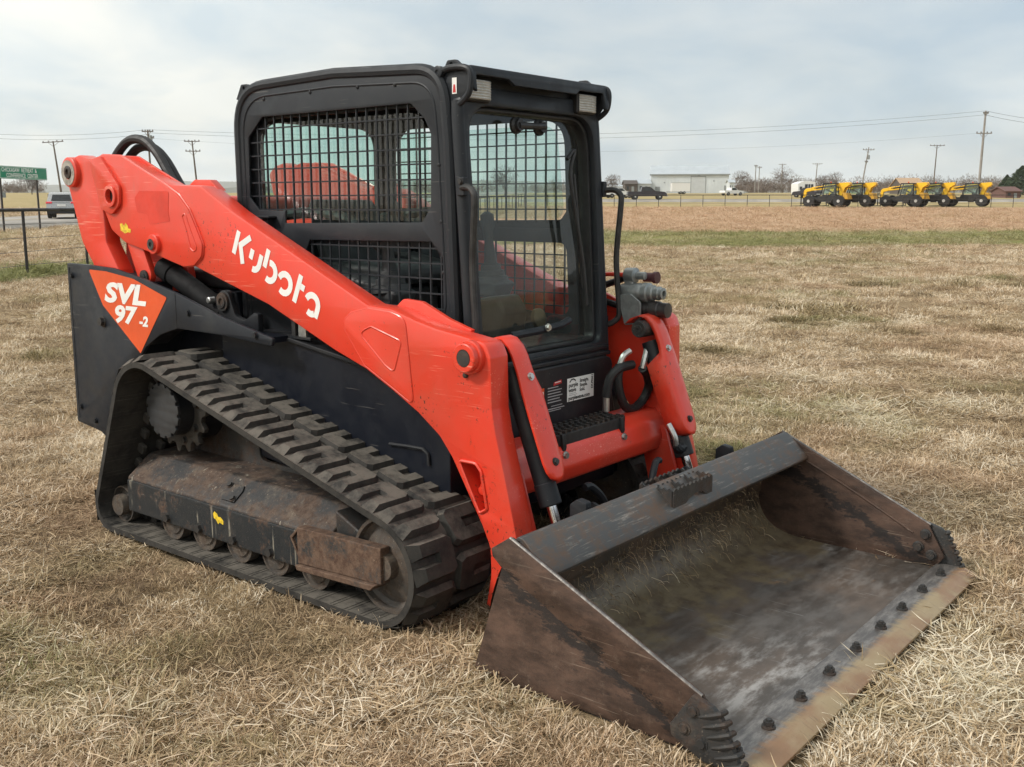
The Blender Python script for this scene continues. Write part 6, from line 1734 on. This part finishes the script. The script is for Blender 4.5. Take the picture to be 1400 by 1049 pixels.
# ---- trees
def bare_tree_mesh(seed, h, spread, n_lv=5, trunk=.16, twigw=.03, first=.30):
    rg = random.Random(seed); tr, tw = MB(), MB()
    def grow(p, d, L, r, lv):
        q = p + d*L
        if r > twigw*1.2: tr.tube([p, p.lerp(q, .5) + Vector((rg.gauss(0,.03),rg.gauss(0,.03),0))*L, q], [r, r*.85, r*.68], 5)
        else:
            sdv = d.orthogonal().normalized()*r
            sdv.rotate(Matrix.Rotation(rg.uniform(0, PI), 3, d))
            tw.add([p-sdv, p+sdv, q+sdv*.4, q-sdv*.4], [(0,1,2,3)])
        if lv <= 0: return
        for _ in range(rg.choice((2,3,3)) if lv < n_lv else rg.choice((4,5,6))):
            nd = d + Vector((rg.gauss(0,1), rg.gauss(0,1), rg.gauss(.25,.5)))*spread; nd.normalize()
            grow(p.lerp(q, rg.uniform(.55,1)), nd, L*rg.uniform(.6,.85), max(r*.6, twigw*.6), lv-1)
    grow(Vector((0,0,-.2)), Vector((rg.gauss(0,.05),rg.gauss(0,.05),1)).normalized(), h*first, trunk, n_lv)
    return tr, tw
def twig_cloud(mb, rg, c, rx, rz, n, L, w):
    # fine twigs through the crown's volume, thinning at the rim
    for _ in range(n):
        v = Vector((rg.gauss(0,1), rg.gauss(0,1), rg.gauss(0,1))).normalized()*rg.random()**.42
        p = c + Vector((v.x*rx, v.y*rx, v.z*rz)); d = (v*1.0 + Vector((rg.gauss(0,.6),rg.gauss(0,.6),rg.gauss(.4,.5)))).normalized()*L*rg.uniform(.4,1)
        s_ = d.orthogonal().normalized()*w*rg.uniform(.5,1)
        mb.add([p-s_, p+s_, p+d+s_*.3, p+d-s_*.3], [(0,1,2,3)])
def bare_tree(px, dep, h, spread, seed, label, mat=TWIG, lv=6):
    root = empty('bare_tree', site(X(px,dep), dep)); tag(root, label, 'tree', 'bare trees')
    tr, tw = bare_tree_mesh(seed, h, spread, lv, h*.025, h*.0085)
    rg = random.Random(seed+1)
    twig_cloud(tw, rg, Vector((0,0,h*.62)), h*.46*(.7+spread*.5), h*.36, 620, .9, .045)
    tr.build('trunk', mat, root, smooth=0); tw.build('crown', mat, root, smooth=0)
bare_tree(1069, 345, 8.6, .75, 5, 'broad round bare tree left of the white camper')
bare_tree(1012, 318, 6.6, .6, 8, 'small bare tree right of the metal building')
bare_tree(1139, 300, 6.0, .65, 12, 'bare tree above the first yellow telehandler')
bare_tree(1124, 320, 5.4, .6, 41, 'bare tree just right of the white camper')
bare_tree(45, 250, 5.2, .7, 21, 'rounded dark bare tree beneath the green sign', TWIG_D)
bare_tree(966, 330, 8.2, .6, 31, 'bare tree behind the roof of the metal building')
bare_tree(690, 230, 6.4, .75, 51, 'dark bare tree seen through the cab windows', TWIG_D)
bare_tree(838, 300, 5.2, .6, 61, 'thin bare tree left of the brown shed')
# far woods read as one mass
wr = random.Random(77); wt = MB()
for i in range(360):
    px = wr.choice((wr.uniform(1003, 1110), wr.uniform(1105, 1420), wr.uniform(1200,1500), wr.uniform(-200, 60), wr.uniform(330, 830)))
    dep = wr.uniform(335, 420); h = wr.uniform(3.6, 6.8) * (.8 if px < 900 else 1.0)*(1.05 if px > 1180 else 1)
    p = site(X(px,dep), dep)
    tr, tw = bare_tree_mesh(wr.randint(0,10**6), h, .8, 4, h*.02, h*.020, .24)
    twig_cloud(tw, wr, Vector((0,0,h*.48)), h*.62, h*.42, 150, 1.0, .07)
    for m_ in (tr, tw): wt.add([tuple(Vector(v)+p) for v in m_.v], m_.f)
wo = wt.build('far_woods', TWIG, None, smooth=0); tag(wo, 'far belt of bare brown woodland along the horizon', 'woodland', kind='stuff')
# cedar at the right edge
def leafy(root, rg, h, rad, n, mat, size, base=.08):
    V, F = [], []
    for _ in range(n):
        t = rg.random()**.8; z = h*(base + (1-base)*t); rr = rad*(1-t**1.6)**.9*(.55+.45*math.sin(t*23+rg.random()*2)**2)
        a = rg.uniform(0, 2*PI); q = rr*math.sqrt(rg.uniform(.25, 1))
        c = Vector((q*math.cos(a), q*math.sin(a), z)); u = Vector((rg.gauss(0,1),rg.gauss(0,1),rg.gauss(0,.6))).normalized()*size*rg.uniform(.5,1.3); v = u.orthogonal().normalized()*size*.4
        b = len(V); V += [c-u-v, c+u-v*.3, c+u*1.3, c-u+v]; F.append((b,b+1,b+2,b+3))
    mb = MB(); mb.add(V, F); mb.build('crown', mat, root, smooth=0)
    mb = MB(); mb.tube([(0,0,-.3),(0,0,h*.9)], [h*.03,h*.006], 7); mb.build('trunk', WOOD, root)
for i, (px, dep, h, rad, lab) in enumerate(((1394,205,5.9,4.2,'dark green cedar tree at the right edge'),(1374,215,4.2,2.2,'smaller dark cedar at the left foot of the big cedar'),(1418,200,5.6,3.6,'dark cedar cut by the right edge of the picture'))):
    root = empty('cedar_tree', site(X(px,dep), dep)); tag(root, lab, 'tree', 'cedar trees'); leafy(root, random.Random(i+3), h, rad, 5200, CEDAR, .20)

# ---- the air: thin even haze over the whole place
hz = MB(); hz.box((-5600, -5600, -8.0), (5600, 5600, 150.0))
haze = hz.build('haze', None, None, smooth=0); tag(haze, 'thin pale haze in the air over the fields', 'haze', kind='stuff')
hm = bpy.data.materials.new('haze_air'); hm.use_nodes = True
hm.node_tree.nodes.clear()
h_o = hm.node_tree.nodes.new('ShaderNodeOutputMaterial'); h_v = hm.node_tree.nodes.new('ShaderNodeVolumePrincipled')
h_v.inputs['Color'].default_value = (0.965, 0.98, 0.995, 1); h_v.inputs['Density'].default_value = 0.00012; h_v.inputs['Anisotropy'].default_value = 0.2
hm.node_tree.links.new(h_v.outputs[0], h_o.inputs['Volume'])
haze.data.materials.append(hm)
